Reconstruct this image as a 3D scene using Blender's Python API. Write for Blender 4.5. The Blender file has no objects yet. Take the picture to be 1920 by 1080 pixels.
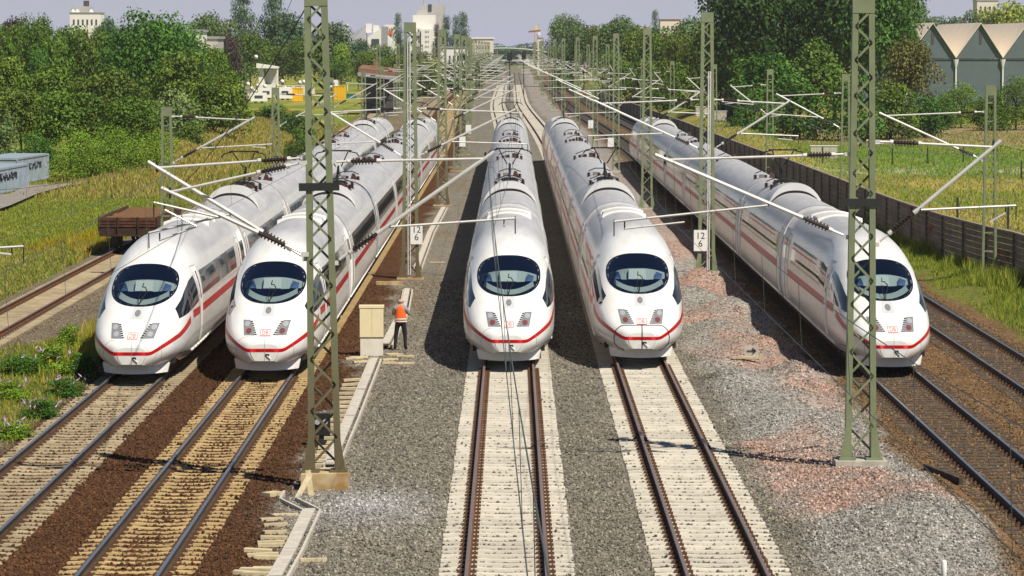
import bpy, math, random
import numpy as np
from mathutils import Vector, Matrix
R = math.radians
random.seed(7)
sc = bpy.context.scene
HAZE = .00009
COL = sc.collection

# ------------------------------------------------------------------ camera, sky, sun, exposure
CAM_H, FPX, HORIZ = 9.85, 6600.0, 85.0
PITCH = math.atan((540.0 - HORIZ) / FPX)
cam_d = bpy.data.cameras.new('camera')
cam_d.sensor_width = 36.0
cam_d.lens = FPX / 1920.0 * 36.0
cam_d.clip_start, cam_d.clip_end = 1.0, 12000.0
cam = bpy.data.objects.new('camera', cam_d)
COL.objects.link(cam)
cam.location = (0, 0, CAM_H)
cam.rotation_euler = (math.pi / 2 - PITCH, 0, 0)
sc.camera = cam

SUN_TO = Vector((0.5, -0.57, 1.0)).normalized()
SUN_EL = math.asin(SUN_TO.z)
SUN_AZ = math.atan2(SUN_TO.x, SUN_TO.y)
world = bpy.data.worlds.new('World')
sc.world = world
world.use_nodes = True
wn, wl = world.node_tree.nodes, world.node_tree.links
bg = wn['Background']
sky = wn.new('ShaderNodeTexSky')
sky.sky_type = 'NISHITA'
sky.sun_disc = False
sky.sun_elevation = SUN_EL
sky.sun_rotation = SUN_AZ
sky.air_density, sky.dust_density, sky.ozone_density = 1.0, 0.3, 2.0
sky.altitude = 2000
# pale lavender summer haze low round the whole horizon
tcw = wn.new('ShaderNodeTexCoord'); spw = wn.new('ShaderNodeSeparateXYZ'); wl.new(tcw.outputs['Generated'], spw.inputs[0])
def wmath(op, a, b):
    q = wn.new('ShaderNodeMath'); q.operation = op
    for i, v in enumerate((a, b)):
        if isinstance(v, (int, float)): q.inputs[i].default_value = v
        else: wl.new(v, q.inputs[i])
    return q.outputs[0]
el = wmath('MAXIMUM', spw.outputs[2], 0.0)
hzf = wmath('MULTIPLY', wmath('POWER', 2.718, wmath('MULTIPLY', el, -24.0)), .92)
mxw = wn.new('ShaderNodeMix'); mxw.data_type = 'RGBA'
wl.new(hzf, mxw.inputs[0]); wl.new(sky.outputs[0], mxw.inputs[6]); mxw.inputs[7].default_value = (8.5, 8.65, 11.4, 1)
wl.new(mxw.outputs[2], bg.inputs[0])
bg.inputs[1].default_value = 0.05

sun_d = bpy.data.lights.new('sun', 'SUN')
sun_d.energy = 5.0
sun_d.angle = R(0.5)
sun_d.color = (1.0, 0.92, 0.79)
sun = bpy.data.objects.new('sun', sun_d)
COL.objects.link(sun)
sun.rotation_euler = (-SUN_TO).to_track_quat('-Z', 'Y').to_euler()
sun.location = (40, -40, 90)
vs = sc.view_settings
vs.view_transform, vs.look, vs.gamma, vs.use_curve_mapping = 'Standard', 'None', 1.0, False
vs.exposure = 0.26

# ------------------------------------------------------------------ measuring helpers (photo pixel -> place)
_f = Vector((0, math.cos(PITCH), -math.sin(PITCH)))
_u = Vector((0, math.sin(PITCH), math.cos(PITCH)))
def ray(px, py):
    return _f + Vector((1, 0, 0)) * ((px - 960) / FPX) + _u * ((540 - py) / FPX)
def P(px, py, z=-0.25):
    r = ray(px, py)
    t = (z - CAM_H) / r.z
    return Vector((r.x * t, r.y * t, z))
def PD(px, py, d):
    r = ray(px, py)
    t = d / r.y
    return Vector((r.x * t, d, CAM_H + r.z * t))

# ------------------------------------------------------------------ numpy noise
def _h(ix, iy, s):
    n = (ix * 374761393 + iy * 668265263 + s * 974711) & 0x7fffffff
    n = ((n ^ (n >> 13)) * 1274126177) & 0x7fffffff
    return ((n ^ (n >> 16)) & 0xffff) / 65535.0
def vnoise(x, y, s=0):
    x = np.asarray(x, float); y = np.asarray(y, float)
    ix = np.floor(x).astype(np.int64); iy = np.floor(y).astype(np.int64)
    fx = x - ix; fy = y - iy
    fx = fx * fx * (3 - 2 * fx); fy = fy * fy * (3 - 2 * fy)
    a = _h(ix, iy, s); b = _h(ix + 1, iy, s); c = _h(ix, iy + 1, s); d = _h(ix + 1, iy + 1, s)
    return (a * (1 - fx) + b * fx) * (1 - fy) + (c * (1 - fx) + d * fx) * fy
def fbm(x, y, s=0, o=4):
    t = 0; a = .5
    for k in range(o):
        t = t + a * vnoise(x * 2 ** k, y * 2 ** k, s + k); a *= .5
    return t / (1 - .5 ** o)
def sstep(a, b, x):
    t = np.clip((np.asarray(x, float) - a) / (b - a), 0, 1)
    return t * t * (3 - 2 * t)
def pchip(xk, yk, xq):
    xk = np.asarray(xk, float); yk = np.asarray(yk, float)
    h = np.diff(xk); dl = np.diff(yk) / h
    m = np.zeros_like(yk); m[0], m[-1] = dl[0], dl[-1]
    for i in range(1, len(yk) - 1):
        if dl[i - 1] * dl[i] > 0:
            w1 = 2 * h[i] + h[i - 1]; w2 = h[i] + 2 * h[i - 1]
            m[i] = (w1 + w2) / (w1 / dl[i - 1] + w2 / dl[i])
    xq = np.clip(xq, xk[0], xk[-1])
    i = np.clip(np.searchsorted(xk, xq) - 1, 0, len(h) - 1)
    t = (xq - xk[i]) / h[i]
    return ((1 + 2 * t) * (1 - t) ** 2 * yk[i] + t * (1 - t) ** 2 * h[i] * m[i]
            + t * t * (3 - 2 * t) * yk[i + 1] + t * t * (t - 1) * h[i] * m[i + 1])

# ------------------------------------------------------------------ materials
def mat(name, col, rough=.6, metal=0.0, spec=.4, noise=0.0, nscale=8.0, col2=None, bump=0.0, bscale=40.0, coat=0.0):
    m = bpy.data.materials.new(name)
    m.use_nodes = True
    n, l = m.node_tree.nodes, m.node_tree.links
    b = n['Principled BSDF']
    b.inputs['Base Color'].default_value = (*col, 1)
    b.inputs['Roughness'].default_value = rough
    b.inputs['Metallic'].default_value = metal
    b.inputs['Specular IOR Level'].default_value = spec
    b.inputs['Coat Weight'].default_value = coat
    b.inputs['Coat Roughness'].default_value = .08
    if noise or col2:
        g = n.new('ShaderNodeNewGeometry')
        t = n.new('ShaderNodeTexNoise')
        t.inputs['Scale'].default_value = nscale
        t.inputs['Detail'].default_value = 5
        l.new(g.outputs['Position'], t.inputs['Vector'])
        rp = n.new('ShaderNodeValToRGB')
        rp.color_ramp.elements[0].position, rp.color_ramp.elements[1].position = .36, .64
        c2 = col2 if col2 else tuple(c * (1 - noise) for c in col)
        rp.color_ramp.elements[0].color = (*c2, 1)
        rp.color_ramp.elements[1].color = (*col, 1)
        l.new(t.outputs['Fac'], rp.inputs['Fac'])
        l.new(rp.outputs['Color'], b.inputs['Base Color'])
    if bump:
        t2 = n.new('ShaderNodeTexNoise'); t2.inputs['Scale'].default_value = bscale
        bp = n.new('ShaderNodeBump'); bp.inputs['Strength'].default_value = bump; bp.inputs['Distance'].default_value = .02
        g2 = n.new('ShaderNodeNewGeometry')
        l.new(g2.outputs['Position'], t2.inputs['Vector'])
        l.new(t2.outputs['Fac'], bp.inputs['Height']); l.new(bp.outputs['Normal'], b.inputs['Normal'])
    return m

def attr_mat(name, attr='col', rough=.9, spec=.2, speck=0.0, sscale=9.0, bump=0.0, transl=0.0, objcol=False):
    """base colour from a colour attribute, broken up by pebble-sized cells"""
    m = bpy.data.materials.new(name)
    m.use_nodes = True
    n, l = m.node_tree.nodes, m.node_tree.links
    b = n['Principled BSDF']
    b.inputs['Roughness'].default_value = rough
    b.inputs['Specular IOR Level'].default_value = spec
    a = n.new('ShaderNodeAttribute'); a.attribute_name = attr
    src = a.outputs['Color']
    if objcol:
        oi = n.new('ShaderNodeObjectInfo')
        mx = n.new('ShaderNodeMix'); mx.data_type = 'RGBA'; mx.blend_type = 'MULTIPLY'
        mx.inputs[0].default_value = 1
        l.new(src, mx.inputs[6]); l.new(oi.outputs['Color'], mx.inputs[7])
        src = mx.outputs[2]
    if speck:
        g = n.new('ShaderNodeNewGeometry')
        v = n.new('ShaderNodeTexVoronoi'); v.inputs['Scale'].default_value = sscale
        l.new(g.outputs['Position'], v.inputs['Vector'])
        sp = n.new('ShaderNodeSeparateColor'); l.new(v.outputs['Color'], sp.inputs[0])
        mr = n.new('ShaderNodeMapRange')
        mr.inputs[3].default_value = 1 - speck; mr.inputs[4].default_value = 1 + speck * .8
        l.new(sp.outputs[0], mr.inputs[0])
        mx2 = n.new('ShaderNodeMix'); mx2.data_type = 'RGBA'; mx2.blend_type = 'MULTIPLY'
        mx2.inputs[0].default_value = 1
        l.new(src, mx2.inputs[6]); l.new(mr.outputs[0], mx2.inputs[7])
        src = mx2.outputs[2]
        if bump:
            bp = n.new('ShaderNodeBump'); bp.inputs['Strength'].default_value = bump; bp.inputs['Distance'].default_value = .05
            bp.invert = True
            l.new(v.outputs['Distance'], bp.inputs['Height']); l.new(bp.outputs['Normal'], b.inputs['Normal'])
    l.new(src, b.inputs['Base Color'])
    if transl:
        tr = n.new('ShaderNodeBsdfTranslucent'); l.new(src, tr.inputs['Color'])
        ms = n.new('ShaderNodeMixShader'); ms.inputs[0].default_value = transl
        l.new(b.outputs[0], ms.inputs[1]); l.new(tr.outputs[0], ms.inputs[2])
        l.new(ms.outputs[0], n['Material Output'].inputs[0])
    return m

def grimy(m, lo=.4, hi=5.5, col=(.115, .085, .045)):
    """rust-brown brake dust that settles on the lower part of a mast"""
    n, l = m.node_tree.nodes, m.node_tree.links
    b = n['Principled BSDF']; src = b.inputs['Base Color'].links[0].from_socket
    tc = n.new('ShaderNodeTexCoord'); sx = n.new('ShaderNodeSeparateXYZ'); l.new(tc.outputs['Object'], sx.inputs[0])
    mr = n.new('ShaderNodeMapRange'); mr.inputs[1].default_value = hi; mr.inputs[2].default_value = lo; mr.inputs[4].default_value = .9
    l.new(sx.outputs[2], mr.inputs[0])
    mx = n.new('ShaderNodeMix'); mx.data_type = 'RGBA'; l.new(mr.outputs[0], mx.inputs[0]); l.new(src, mx.inputs[6]); mx.inputs[7].default_value = (*col, 1)
    l.new(mx.outputs[2], b.inputs['Base Color'])
    return m
def vary(m, amt=.16):
    """each piece a little lighter or darker"""
    n, l = m.node_tree.nodes, m.node_tree.links
    b = n['Principled BSDF']; src = b.inputs['Base Color'].links[0].from_socket
    oi = n.new('ShaderNodeObjectInfo'); mr = n.new('ShaderNodeMapRange'); mr.inputs[3].default_value = 1 - amt; mr.inputs[4].default_value = 1 + amt * .6
    l.new(oi.outputs['Random'], mr.inputs[0])
    mx = n.new('ShaderNodeMix'); mx.data_type = 'RGBA'; mx.blend_type = 'MULTIPLY'; mx.inputs[0].default_value = 1
    l.new(src, mx.inputs[6]); l.new(mr.outputs[0], mx.inputs[7]); l.new(mx.outputs[2], b.inputs['Base Color'])
    return m
M = {}
def train_paint():
    m = mat('train_white', (.8, .8, .79), .22, 0, .38)
    n, l = m.node_tree.nodes, m.node_tree.links
    b = n['Principled BSDF']
    a = n.new('ShaderNodeAttribute'); a.attribute_name = 'roof'
    t = n.new('ShaderNodeTexNoise'); t.inputs['Scale'].default_value = 1.6; t.inputs['Detail'].default_value = 6
    tc = n.new('ShaderNodeTexCoord')
    mp = n.new('ShaderNodeMapping'); mp.inputs['Scale'].default_value = (2.2, .35, 2.2)
    l.new(tc.outputs['Object'], mp.inputs[0]); l.new(mp.outputs[0], t.inputs['Vector'])
    r = n.new('ShaderNodeValToRGB')
    r.color_ramp.elements[0].color = (.40, .40, .415, 1); r.color_ramp.elements[0].position = .3
    r.color_ramp.elements[1].color = (.50, .50, .515, 1); r.color_ramp.elements[1].position = .7
    l.new(t.outputs['Fac'], r.inputs['Fac'])
    r2 = n.new('ShaderNodeValToRGB')
    r2.color_ramp.elements[0].color = (.72, .715, .69, 1); r2.color_ramp.elements[0].position = .25
    r2.color_ramp.elements[1].color = (.82, .82, .81, 1); r2.color_ramp.elements[1].position = .6
    l.new(t.outputs['Fac'], r2.inputs['Fac'])
    mx = n.new('ShaderNodeMix'); mx.data_type = 'RGBA'
    l.new(a.outputs['Fac'], mx.inputs[0]); l.new(r2.outputs[0], mx.inputs[6]); l.new(r.outputs[0], mx.inputs[7])
    # brake dust and insects, thicker low down
    sx = n.new('ShaderNodeSeparateXYZ'); l.new(tc.outputs['Object'], sx.inputs[0])
    lo_ = n.new('ShaderNodeMapRange'); lo_.inputs[1].default_value = 1.0; lo_.inputs[2].default_value = .42; lo_.inputs[3].default_value = .05; lo_.inputs[4].default_value = .75
    l.new(sx.outputs[2], lo_.inputs[0])
    t3 = n.new('ShaderNodeTexNoise'); t3.inputs['Scale'].default_value = 3.5; t3.inputs['Detail'].default_value = 8; t3.inputs['Roughness'].default_value = .7
    oi = n.new('ShaderNodeObjectInfo'); vm_ = n.new('ShaderNodeVectorMath'); vm_.operation = 'ADD'
    l.new(tc.outputs['Object'], vm_.inputs[0]); l.new(oi.outputs['Location'], vm_.inputs[1]); l.new(vm_.outputs[0], t3.inputs['Vector'])
    mm = n.new('ShaderNodeMath'); mm.operation = 'MULTIPLY'; l.new(lo_.outputs[0], mm.inputs[0]); l.new(t3.outputs['Fac'], mm.inputs[1])
    mg = n.new('ShaderNodeMix'); mg.data_type = 'RGBA'; mg.inputs[7].default_value = (.34, .30, .25, 1)
    l.new(mm.outputs[0], mg.inputs[0]); l.new(mx.outputs[2], mg.inputs[6])
    l.new(mg.outputs[2], b.inputs['Base Color'])
    mr = n.new('ShaderNodeMapRange'); mr.inputs[3].default_value = .2; mr.inputs[4].default_value = .42
    l.new(a.outputs['Fac'], mr.inputs[0]); l.new(mr.outputs[0], b.inputs['Roughness'])
    return m
M['white'] = train_paint()
M['panel'] = mat('off_white_panel', (.66, .65, .62), .4, noise=.1)
M['red'] = mat('red_band', (.44, .005, .005), .35, 0, .3)
M['logo_red'] = mat('logo_red', (.60, .02, .02), .4)
M['pglass'] = mat('window_glass_dark', (.012, .014, .016), .04, 0, .7)
M['rim'] = mat('windscreen_rim', (.006, .008, .02), .12, 0, .6)
M['black'] = mat('black_rubber', (.008, .008, .008), .7)
M['seam'] = mat('grey_seam', (.30, .30, .31), .6)
M['under'] = mat('underframe', (.03, .027, .023), .8, noise=.4, nscale=5)
M['wheel'] = mat('wheel_steel', (.07, .05, .04), .6)
M['lamp_grey'] = mat('headlamp_housing', (.22, .23, .25), .15, 0, .6)
M['lamp_clear'] = mat('headlamp_lens', (.38, .39, .42), .08, 0, .7)
M['lamp_red'] = mat('tail_lamp_lens', (.20, .055, .05), .2, 0, .5)
M['desk'] = mat('driver_desk', (.42, .46, .45), .5)
M['desk2'] = mat('driver_desk_pale', (.60, .62, .60), .5)
M['cab_sky_tint'] = mat('cab_interior_sky_tint', (.10, .17, .37), .8)  # blue sky reflection of the windscreen put into the lining colour
M['insul_red'] = mat('roof_insulator', (.048, .016, .012), .3)
M['galv'] = mat('galvanised_tube', (.66, .65, .62), .42, .15, .5, noise=.12, nscale=3)
M['mast'] = mat('mast_green', (.205, .24, .135), .55, 0, .4, noise=.16, nscale=2.2)
M['mast_dark'] = mat('mast_bracket_dark', (.02, .024, .02), .6)
M['insul'] = mat('brown_insulator', (.04, .026, .02), .2, 0, .6)
M['concrete'] = mat('concrete_pale', (.48, .45, .38), .9, noise=.25, nscale=3, bump=.3, bscale=25)
M['concrete_rust'] = mat('concrete_rust_stained', (.52, .42, .25), .9, col2=(.33, .19, .07), nscale=2.2)
M['slab'] = mat('loose_slab', (.62, .52, .33), .9, noise=.2, nscale=6)
M['trough'] = mat('trough_concrete', (.56, .52, .45), .9, noise=.2, nscale=4)
M['sleeper_new'] = mat('sleeper_new_concrete', (.64, .595, .505), .9, noise=.16, nscale=3.0)
M['sleeper_tan'] = mat('sleeper_tan_concrete', (.50, .36, .17), .9, noise=.22, nscale=2.0)
M['sleeper_grey'] = mat('sleeper_dusty_concrete', (.44, .36, .23), .9, noise=.25, nscale=2.0)
M['sleeper_wood'] = mat('sleeper_dark_wood', (.105, .082, .062), .85, noise=.5, nscale=4)
M['rail_rust'] = mat('rail_rust', (.155, .062, .024), .8, noise=.35, nscale=1.5)
M['rail_dark'] = mat('rail_brown', (.075, .048, .030), .75, noise=.3, nscale=1.5)
M['rail_top'] = mat('rail_head_steel', (.36, .38, .43), .28, .85)
M['rail_top_rust'] = mat('rail_head_dull', (.30, .22, .19), .4, .5)
M['clip'] = mat('rail_clip', (.10, .048, .022), .8)
M['wire'] = mat('copper_wire_dark', (.10, .11, .10), .5, .3)
M['wire_pale'] = mat('copper_wire_verdigris', (.22, .26, .20), .5, .2)
M['sign'] = mat('sign_white', (.8, .8, .78), .5)
M['ink'] = mat('sign_black', (.012, .012, .012), .6)
M['rust'] = mat('wagon_rust', (.115, .042, .02), .85, col2=(.045, .02, .012), nscale=3)
M['rust_dark'] = mat('wagon_rust_dark', (.05, .025, .016), .85, noise=.4, nscale=5)
M['soil'] = mat('soil_load', (.19, .095, .035), .95, noise=.35, nscale=3, bump=.5, bscale=8)
M['cont'] = mat('container_paint', (.33, .40, .47), .5, noise=.2, nscale=1.5)
M['cab_beige'] = mat('cabinet_beige', (.74, .65, .42), .6, noise=.06, nscale=2)
M['cab_plinth'] = mat('cabinet_plinth', (.70, .66, .57), .8, noise=.1, nscale=3)
M['skin'] = mat('skin', (.52, .28, .19), .5)
M['trousers'] = mat('trousers_dark', (.012, .012, .016), .8)
M['shirt'] = mat('shirt_grey', (.25, .27, .30), .8)
M['vest'] = mat('vest_orange', (.85, .14, .015), .6)
M['reflect'] = mat('reflective_band', (.75, .72, .65), .35)
M['wall_board'] = mat('noise_wall_board', (.25, .21, .155), .85, noise=.35, nscale=1.2)
M['wall_post'] = mat('noise_wall_post', (.15, .14, .13), .7)
M['wall_cap'] = mat('noise_wall_cap', (.26, .22, .165), .8)
M['graff_red'] = mat('graffiti_red', (.33, .035, .03), .7)
M['graff_black'] = mat('graffiti_black', (.012, .013, .02), .7)
M['graff_blue'] = mat('graffiti_violet', (.10, .10, .33), .7)
M['bwhite'] = mat('render_white', (.76, .74, .69), .8)
M['bcream'] = mat('render_cream', (.70, .63, .53), .8)
M['bgrey'] = mat('render_grey', (.44, .42, .40), .8)
M['win'] = mat('far_window', (.06, .07, .085), .25)
M['roof_brown'] = mat('roof_brown', (.22, .11, .065), .8)
M['roof_dark'] = mat('roof_dark', (.07, .065, .07), .8)
M['roof_grey'] = mat('roof_grey', (.30, .30, .32), .8)
M['hall_roof'] = mat('hall_roof', (.86, .77, .64), .8, noise=.06, nscale=.3)
M['hall_wall'] = mat('hall_wall_steel', (.11, .145, .155), .6, noise=.12, nscale=.5)
M['yellow'] = mat('paint_yellow', (.80, .47, .012), .5)
M['green_paint'] = mat('paint_green', (.03, .20, .11), .5)
M['orange'] = mat('paint_orange', (.75, .15, .03), .5)
M['bridge'] = mat('bridge_pale_green', (.40, .46, .38), .6)
M['crane'] = mat('paint_crane', (.60, .30, .12), .6)
M['white_plain'] = mat('paint_white', (.78, .77, .74), .6)
M['bark'] = mat('bark', (.10, .075, .05), .9, noise=.4, nscale=2)
M['birch'] = mat('bark_pale', (.55, .52, .46), .8, noise=.4, nscale=2)
M['path'] = mat('path_asphalt', (.27, .24, .215), .95, noise=.18, nscale=.8)
M['leaf'] = attr_mat('foliage', 'tint', .62, .25, transl=.13, objcol=True)
M['blade'] = attr_mat('grass_blades', 'col', .7, .2, transl=.25)
M['gravel'] = attr_mat('ballast_bed', 'col', .95, .15, speck=.62, sscale=13, bump=1.0)
M['stone'] = attr_mat('ballast_stone', 'col', .9, .25)
M['meadow'] = attr_mat('meadow', 'col', .95, .1, speck=.28, sscale=2.2, bump=.3)

M['mast_grimy'] = grimy(mat('mast_green_grimy', (.205, .24, .135), .55, 0, .4, noise=.16, nscale=2.2))
for k_ in ('sleeper_new', 'sleeper_tan', 'sleeper_grey', 'sleeper_wood', 'wall_board', 'slab'): vary(M[k_])
def glass_mat():
    m = bpy.data.materials.new('windscreen_glass')
    m.use_nodes = True
    n, l = m.node_tree.nodes, m.node_tree.links
    n.remove(n['Principled BSDF'])
    tr = n.new('ShaderNodeBsdfTransparent'); tr.inputs[0].default_value = (.66, .74, .76, 1)
    gl = n.new('ShaderNodeBsdfGlossy'); gl.inputs['Roughness'].default_value = .03; gl.inputs[0].default_value = (.9, .93, 1, 1)
    fr = n.new('ShaderNodeFresnel'); fr.inputs[0].default_value = 1.62
    ms = n.new('ShaderNodeMixShader')
    l.new(fr.outputs[0], ms.inputs[0]); l.new(tr.outputs[0], ms.inputs[1]); l.new(gl.outputs[0], ms.inputs[2])
    l.new(ms.outputs[0], n['Material Output'].inputs[0])
    return m
M['glass'] = glass_mat()

# ------------------------------------------------------------------ mesh building
KIDS = {}
def link(name, me, parent=None, loc=None):
    o = bpy.data.objects.new(name, me)
    COL.objects.link(o)
    if parent is not None:
        o.parent = parent; KIDS.setdefault(parent.name, []).append(o)
    if loc is not None: o.location = loc
    return o
def tag(o, label=None, cat=None, group=None, kind=None):
    if label: o['label'] = label
    if cat: o['category'] = cat
    if group: o['group'] = group
    if kind: o['kind'] = kind
    return o
def thing(name, label, cat, loc=(0, 0, 0), rz=0.0, group=None):
    o = bpy.data.objects.new(name, None)
    COL.objects.link(o)
    o.location = loc; o.rotation_euler = (0, 0, rz)
    o.empty_display_size = .3
    return tag(o, label, cat, group)
def copy_tree(o, parent=None):
    c = o.copy(); COL.objects.link(c)
    if parent is not None:
        c.parent = parent; KIDS.setdefault(parent.name, []).append(c)
    for ch in list(KIDS.get(o.name, [])): copy_tree(ch, c)
    return c
def np_mesh(name, v, f, mats, smooth=False, mi=None, attrs=None):
    """v: (n,3) array; f: (m,3) or (m,4) array"""
    v = np.asarray(v, np.float32); f = np.asarray(f, np.int32)
    me = bpy.data.meshes.new(name)
    k = f.shape[1]
    me.vertices.add(len(v)); me.vertices.foreach_set('co', v.ravel())
    me.loops.add(f.size); me.loops.foreach_set('vertex_index', f.ravel())
    me.polygons.add(len(f)); me.polygons.foreach_set('loop_start', np.arange(0, f.size, k, dtype=np.int32))
    if mi is not None: me.polygons.foreach_set('material_index', np.asarray(mi, np.int32))
    me.polygons.foreach_set('use_smooth', np.full(len(f), bool(smooth)))
    me.update(calc_edges=True)
    for m in (mats if isinstance(mats, (list, tuple)) else [mats]): me.materials.append(m)
    for an, av in (attrs or {}).items():
        av = np.asarray(av, np.float32)
        if av.ndim == 1:
            a = me.attributes.new(an, 'FLOAT', 'POINT'); a.data.foreach_set('value', av)
        else:
            if av.shape[1] == 3: av = np.concatenate([av, np.ones((len(av), 1), np.float32)], 1)
            a = me.attributes.new(an, 'FLOAT_COLOR', 'POINT'); a.data.foreach_set('color', av.ravel())
    return me

class MB:
    def __init__(s): s.v = []; s.f = []; s.m = []
    def face(s, pts, mi=0):
        b = len(s.v); s.v += [tuple(p) for p in pts]; s.f.append(tuple(range(b, b + len(pts)))); s.m.append(mi)
    def hexa(s, c, mi=0):
        """8 corners: bottom ring 0-3 (ccw from above), top ring 4-7"""
        b = len(s.v); s.v += [tuple(p) for p in c]
        for q in ((3, 2, 1, 0), (4, 5, 6, 7), (0, 1, 5, 4), (1, 2, 6, 5), (2, 3, 7, 6), (3, 0, 4, 7)):
            s.f.append(tuple(b + i for i in q)); s.m.append(mi)
    def box(s, x0, x1, y0, y1, z0, z1, mi=0):
        s.hexa([(x0, y0, z0), (x1, y0, z0), (x1, y1, z0), (x0, y1, z0), (x0, y0, z1), (x1, y0, z1), (x1, y1, z1), (x0, y1, z1)], mi)
    def bar(s, p0, p1, w, h, mi=0, up=(0, 0, 1)):
        """box from p0 to p1, w wide (sideways), h high"""
        p0, p1 = Vector(p0), Vector(p1); d = (p1 - p0).normalized()
        sd = d.cross(Vector(up))
        if sd.length < 1e-5: sd = d.cross(Vector((0, 1, 0)))
        sd.normalize(); u = sd.cross(d)
        a, b = sd * (w / 2), u * (h / 2)
        s.hexa([p0 - a - b, p0 + a - b, p1 + a - b, p1 - a - b, p0 - a + b, p0 + a + b, p1 + a + b, p1 - a + b], mi)
    def tube(s, p0, p1, r, n=6, mi=0, r2=None, cap=True):
        s.lathe(p0, p1, [(0, r), (1, r if r2 is None else r2)], n, mi, cap)
    def lathe(s, p0, p1, prof, n=8, mi=0, cap=True):
        p0, p1 = Vector(p0), Vector(p1); ax = p1 - p0; d = ax.normalized()
        a = d.cross(Vector((0, 0, 1)))
        if a.length < 1e-4: a = d.cross(Vector((0, 1, 0)))
        a.normalize(); c = a.cross(d)
        b = len(s.v)
        for t, r in prof:
            for k in range(n):
                an = 2 * math.pi * k / n
                s.v.append(tuple(p0 + ax * t + (a * math.cos(an) + c * math.sin(an)) * r))
        for j in range(len(prof) - 1):
            for k in range(n):
                k2 = (k + 1) % n
                s.f.append((b + j * n + k2, b + j * n + k, b + (j + 1) * n + k, b + (j + 1) * n + k2)); s.m.append(mi)
        if cap:
            s.f.append(tuple(b + k for k in range(n))); s.m.append(mi)
            e = b + (len(prof) - 1) * n
            s.f.append(tuple(e + n - 1 - k for k in range(n))); s.m.append(mi)
    def path(s, pts, r, n=5, mi=0):
        for i in range(len(pts) - 1): s.tube(pts[i], pts[i + 1], r, n, mi)
    def mesh(s, name, mats, smooth=False):
        me = bpy.data.meshes.new(name)
        me.from_pydata(s.v, [], s.f)
        me.polygons.foreach_set('material_index', np.array(s.m, np.int32))
        me.polygons.foreach_set('use_smooth', np.full(len(s.f), bool(smooth)))
        for m in (mats if isinstance(mats, (list, tuple)) else [mats]): me.materials.append(m)
        me.update()
        return me
    def build(s, name, mats, parent=None, smooth=False, loc=None):
        return link(name, s.mesh(name, mats, smooth), parent, loc)

def text_mesh(txt, size, matl, depth=0.0, res=3):
    cu = bpy.data.curves.new('letters', 'FONT')
    cu.body = txt; cu.size = size; cu.align_x = 'CENTER'; cu.extrude = depth; cu.resolution_u = res
    cu.space_line = .82
    o = bpy.data.objects.new('letters', cu); COL.objects.link(o)
    dg = bpy.context.evaluated_depsgraph_get()
    me = bpy.data.meshes.new_from_object(o.evaluated_get(dg))
    bpy.data.objects.remove(o); me.materials.clear(); me.materials.append(matl)
    return me

# ------------------------------------------------------------------ lines of the railway
TX = {0: -18.45, 1: -11.2, 2: -7.37, 3: -0.10, 4: 4.03, 5: 11.5, 6: 15.5}
def shift(y):
    return -2.4 * sstep(300, 640, y) - 0.004 * np.clip(np.asarray(y, float) - 640, 0, None) * 0
CLUMP = []
# bumps of loose gravel: (px, py, radius x, radius y, height)
HEAPS = [(8.6, 78.5, 1.6, 4.5, .34), (8.9, 72, 1.5, 3.5, .38), (7.1, 70, 1.2, 4.0, .30), (8.0, 91, 1.0, 2.2, .42), (6.7, 92.5, .8, 2.0, .30),
         (7.7, 99, 1.4, 2.4, .42), (6.6, 104.5, .9, 1.8, .40), (8.4, 106, .8, 1.8, .48), (7.0, 112, 1.1, 2.2, .40), (8.2, 117, .9, 2.4, .40), (7.1, 123, 1.0, 2.6, .50),
         (8.1, 131, 1.1, 3.0, .62), (7.0, 138, 1.0, 3.0, .55), (7.9, 146, 1.1, 3.2, .72), (7.2, 157, .9, 3.5, .45), (7.6, 170, .8, 5, .5), (7.4, 188, .8, 6, .45),
         (-3.3, 75.0, 1.2, 2.2, .10), (-2.9, 73, 1.0, 2.5, .10), (-5.6, 76.0, .6, 1.6, .12)]
def gz(x, y):
    x = np.asarray(x, float); y = np.asarray(y, float)
    xs = x - shift(y)
    z = np.full(np.broadcast(x, y).shape, -.238)
    z = z + .05 * (fbm(x * 1.1, y * .8, 3, 3) - .5)
    h = 0
    for hx, hy, rx, ry, hh in HEAPS:
        h = h + hh * np.exp(-((xs - hx) / rx) ** 2 - ((y - hy) / ry) ** 2)
    n = .75 + .5 * fbm(x * .9, y * .6, 11, 3)
    z = z + 1.12 * h * n
    # level under the tracks
    for k, tx in TX.items():
        w = 1 - sstep(1.32, 1.75, np.abs(xs - tx))
        lvl = {0: -.225, 1: -.232, 2: -.228, 3: -.240, 4: -.240, 5: -.205, 6: -.205}[k]
        z = z * (1 - w) + (lvl + .012 * (vnoise(x * 3, y * 3, 5) - .5)) * w
    # verge rises beyond the outer tracks
    z = z + .35 * sstep(17.4, 19.4, xs) + .15 * (1 - sstep(-22.5, -20.3, xs))
    z = z + .18 * (1 - sstep(.6, 1.6, np.abs(xs + 14.6)))
    return z
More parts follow.
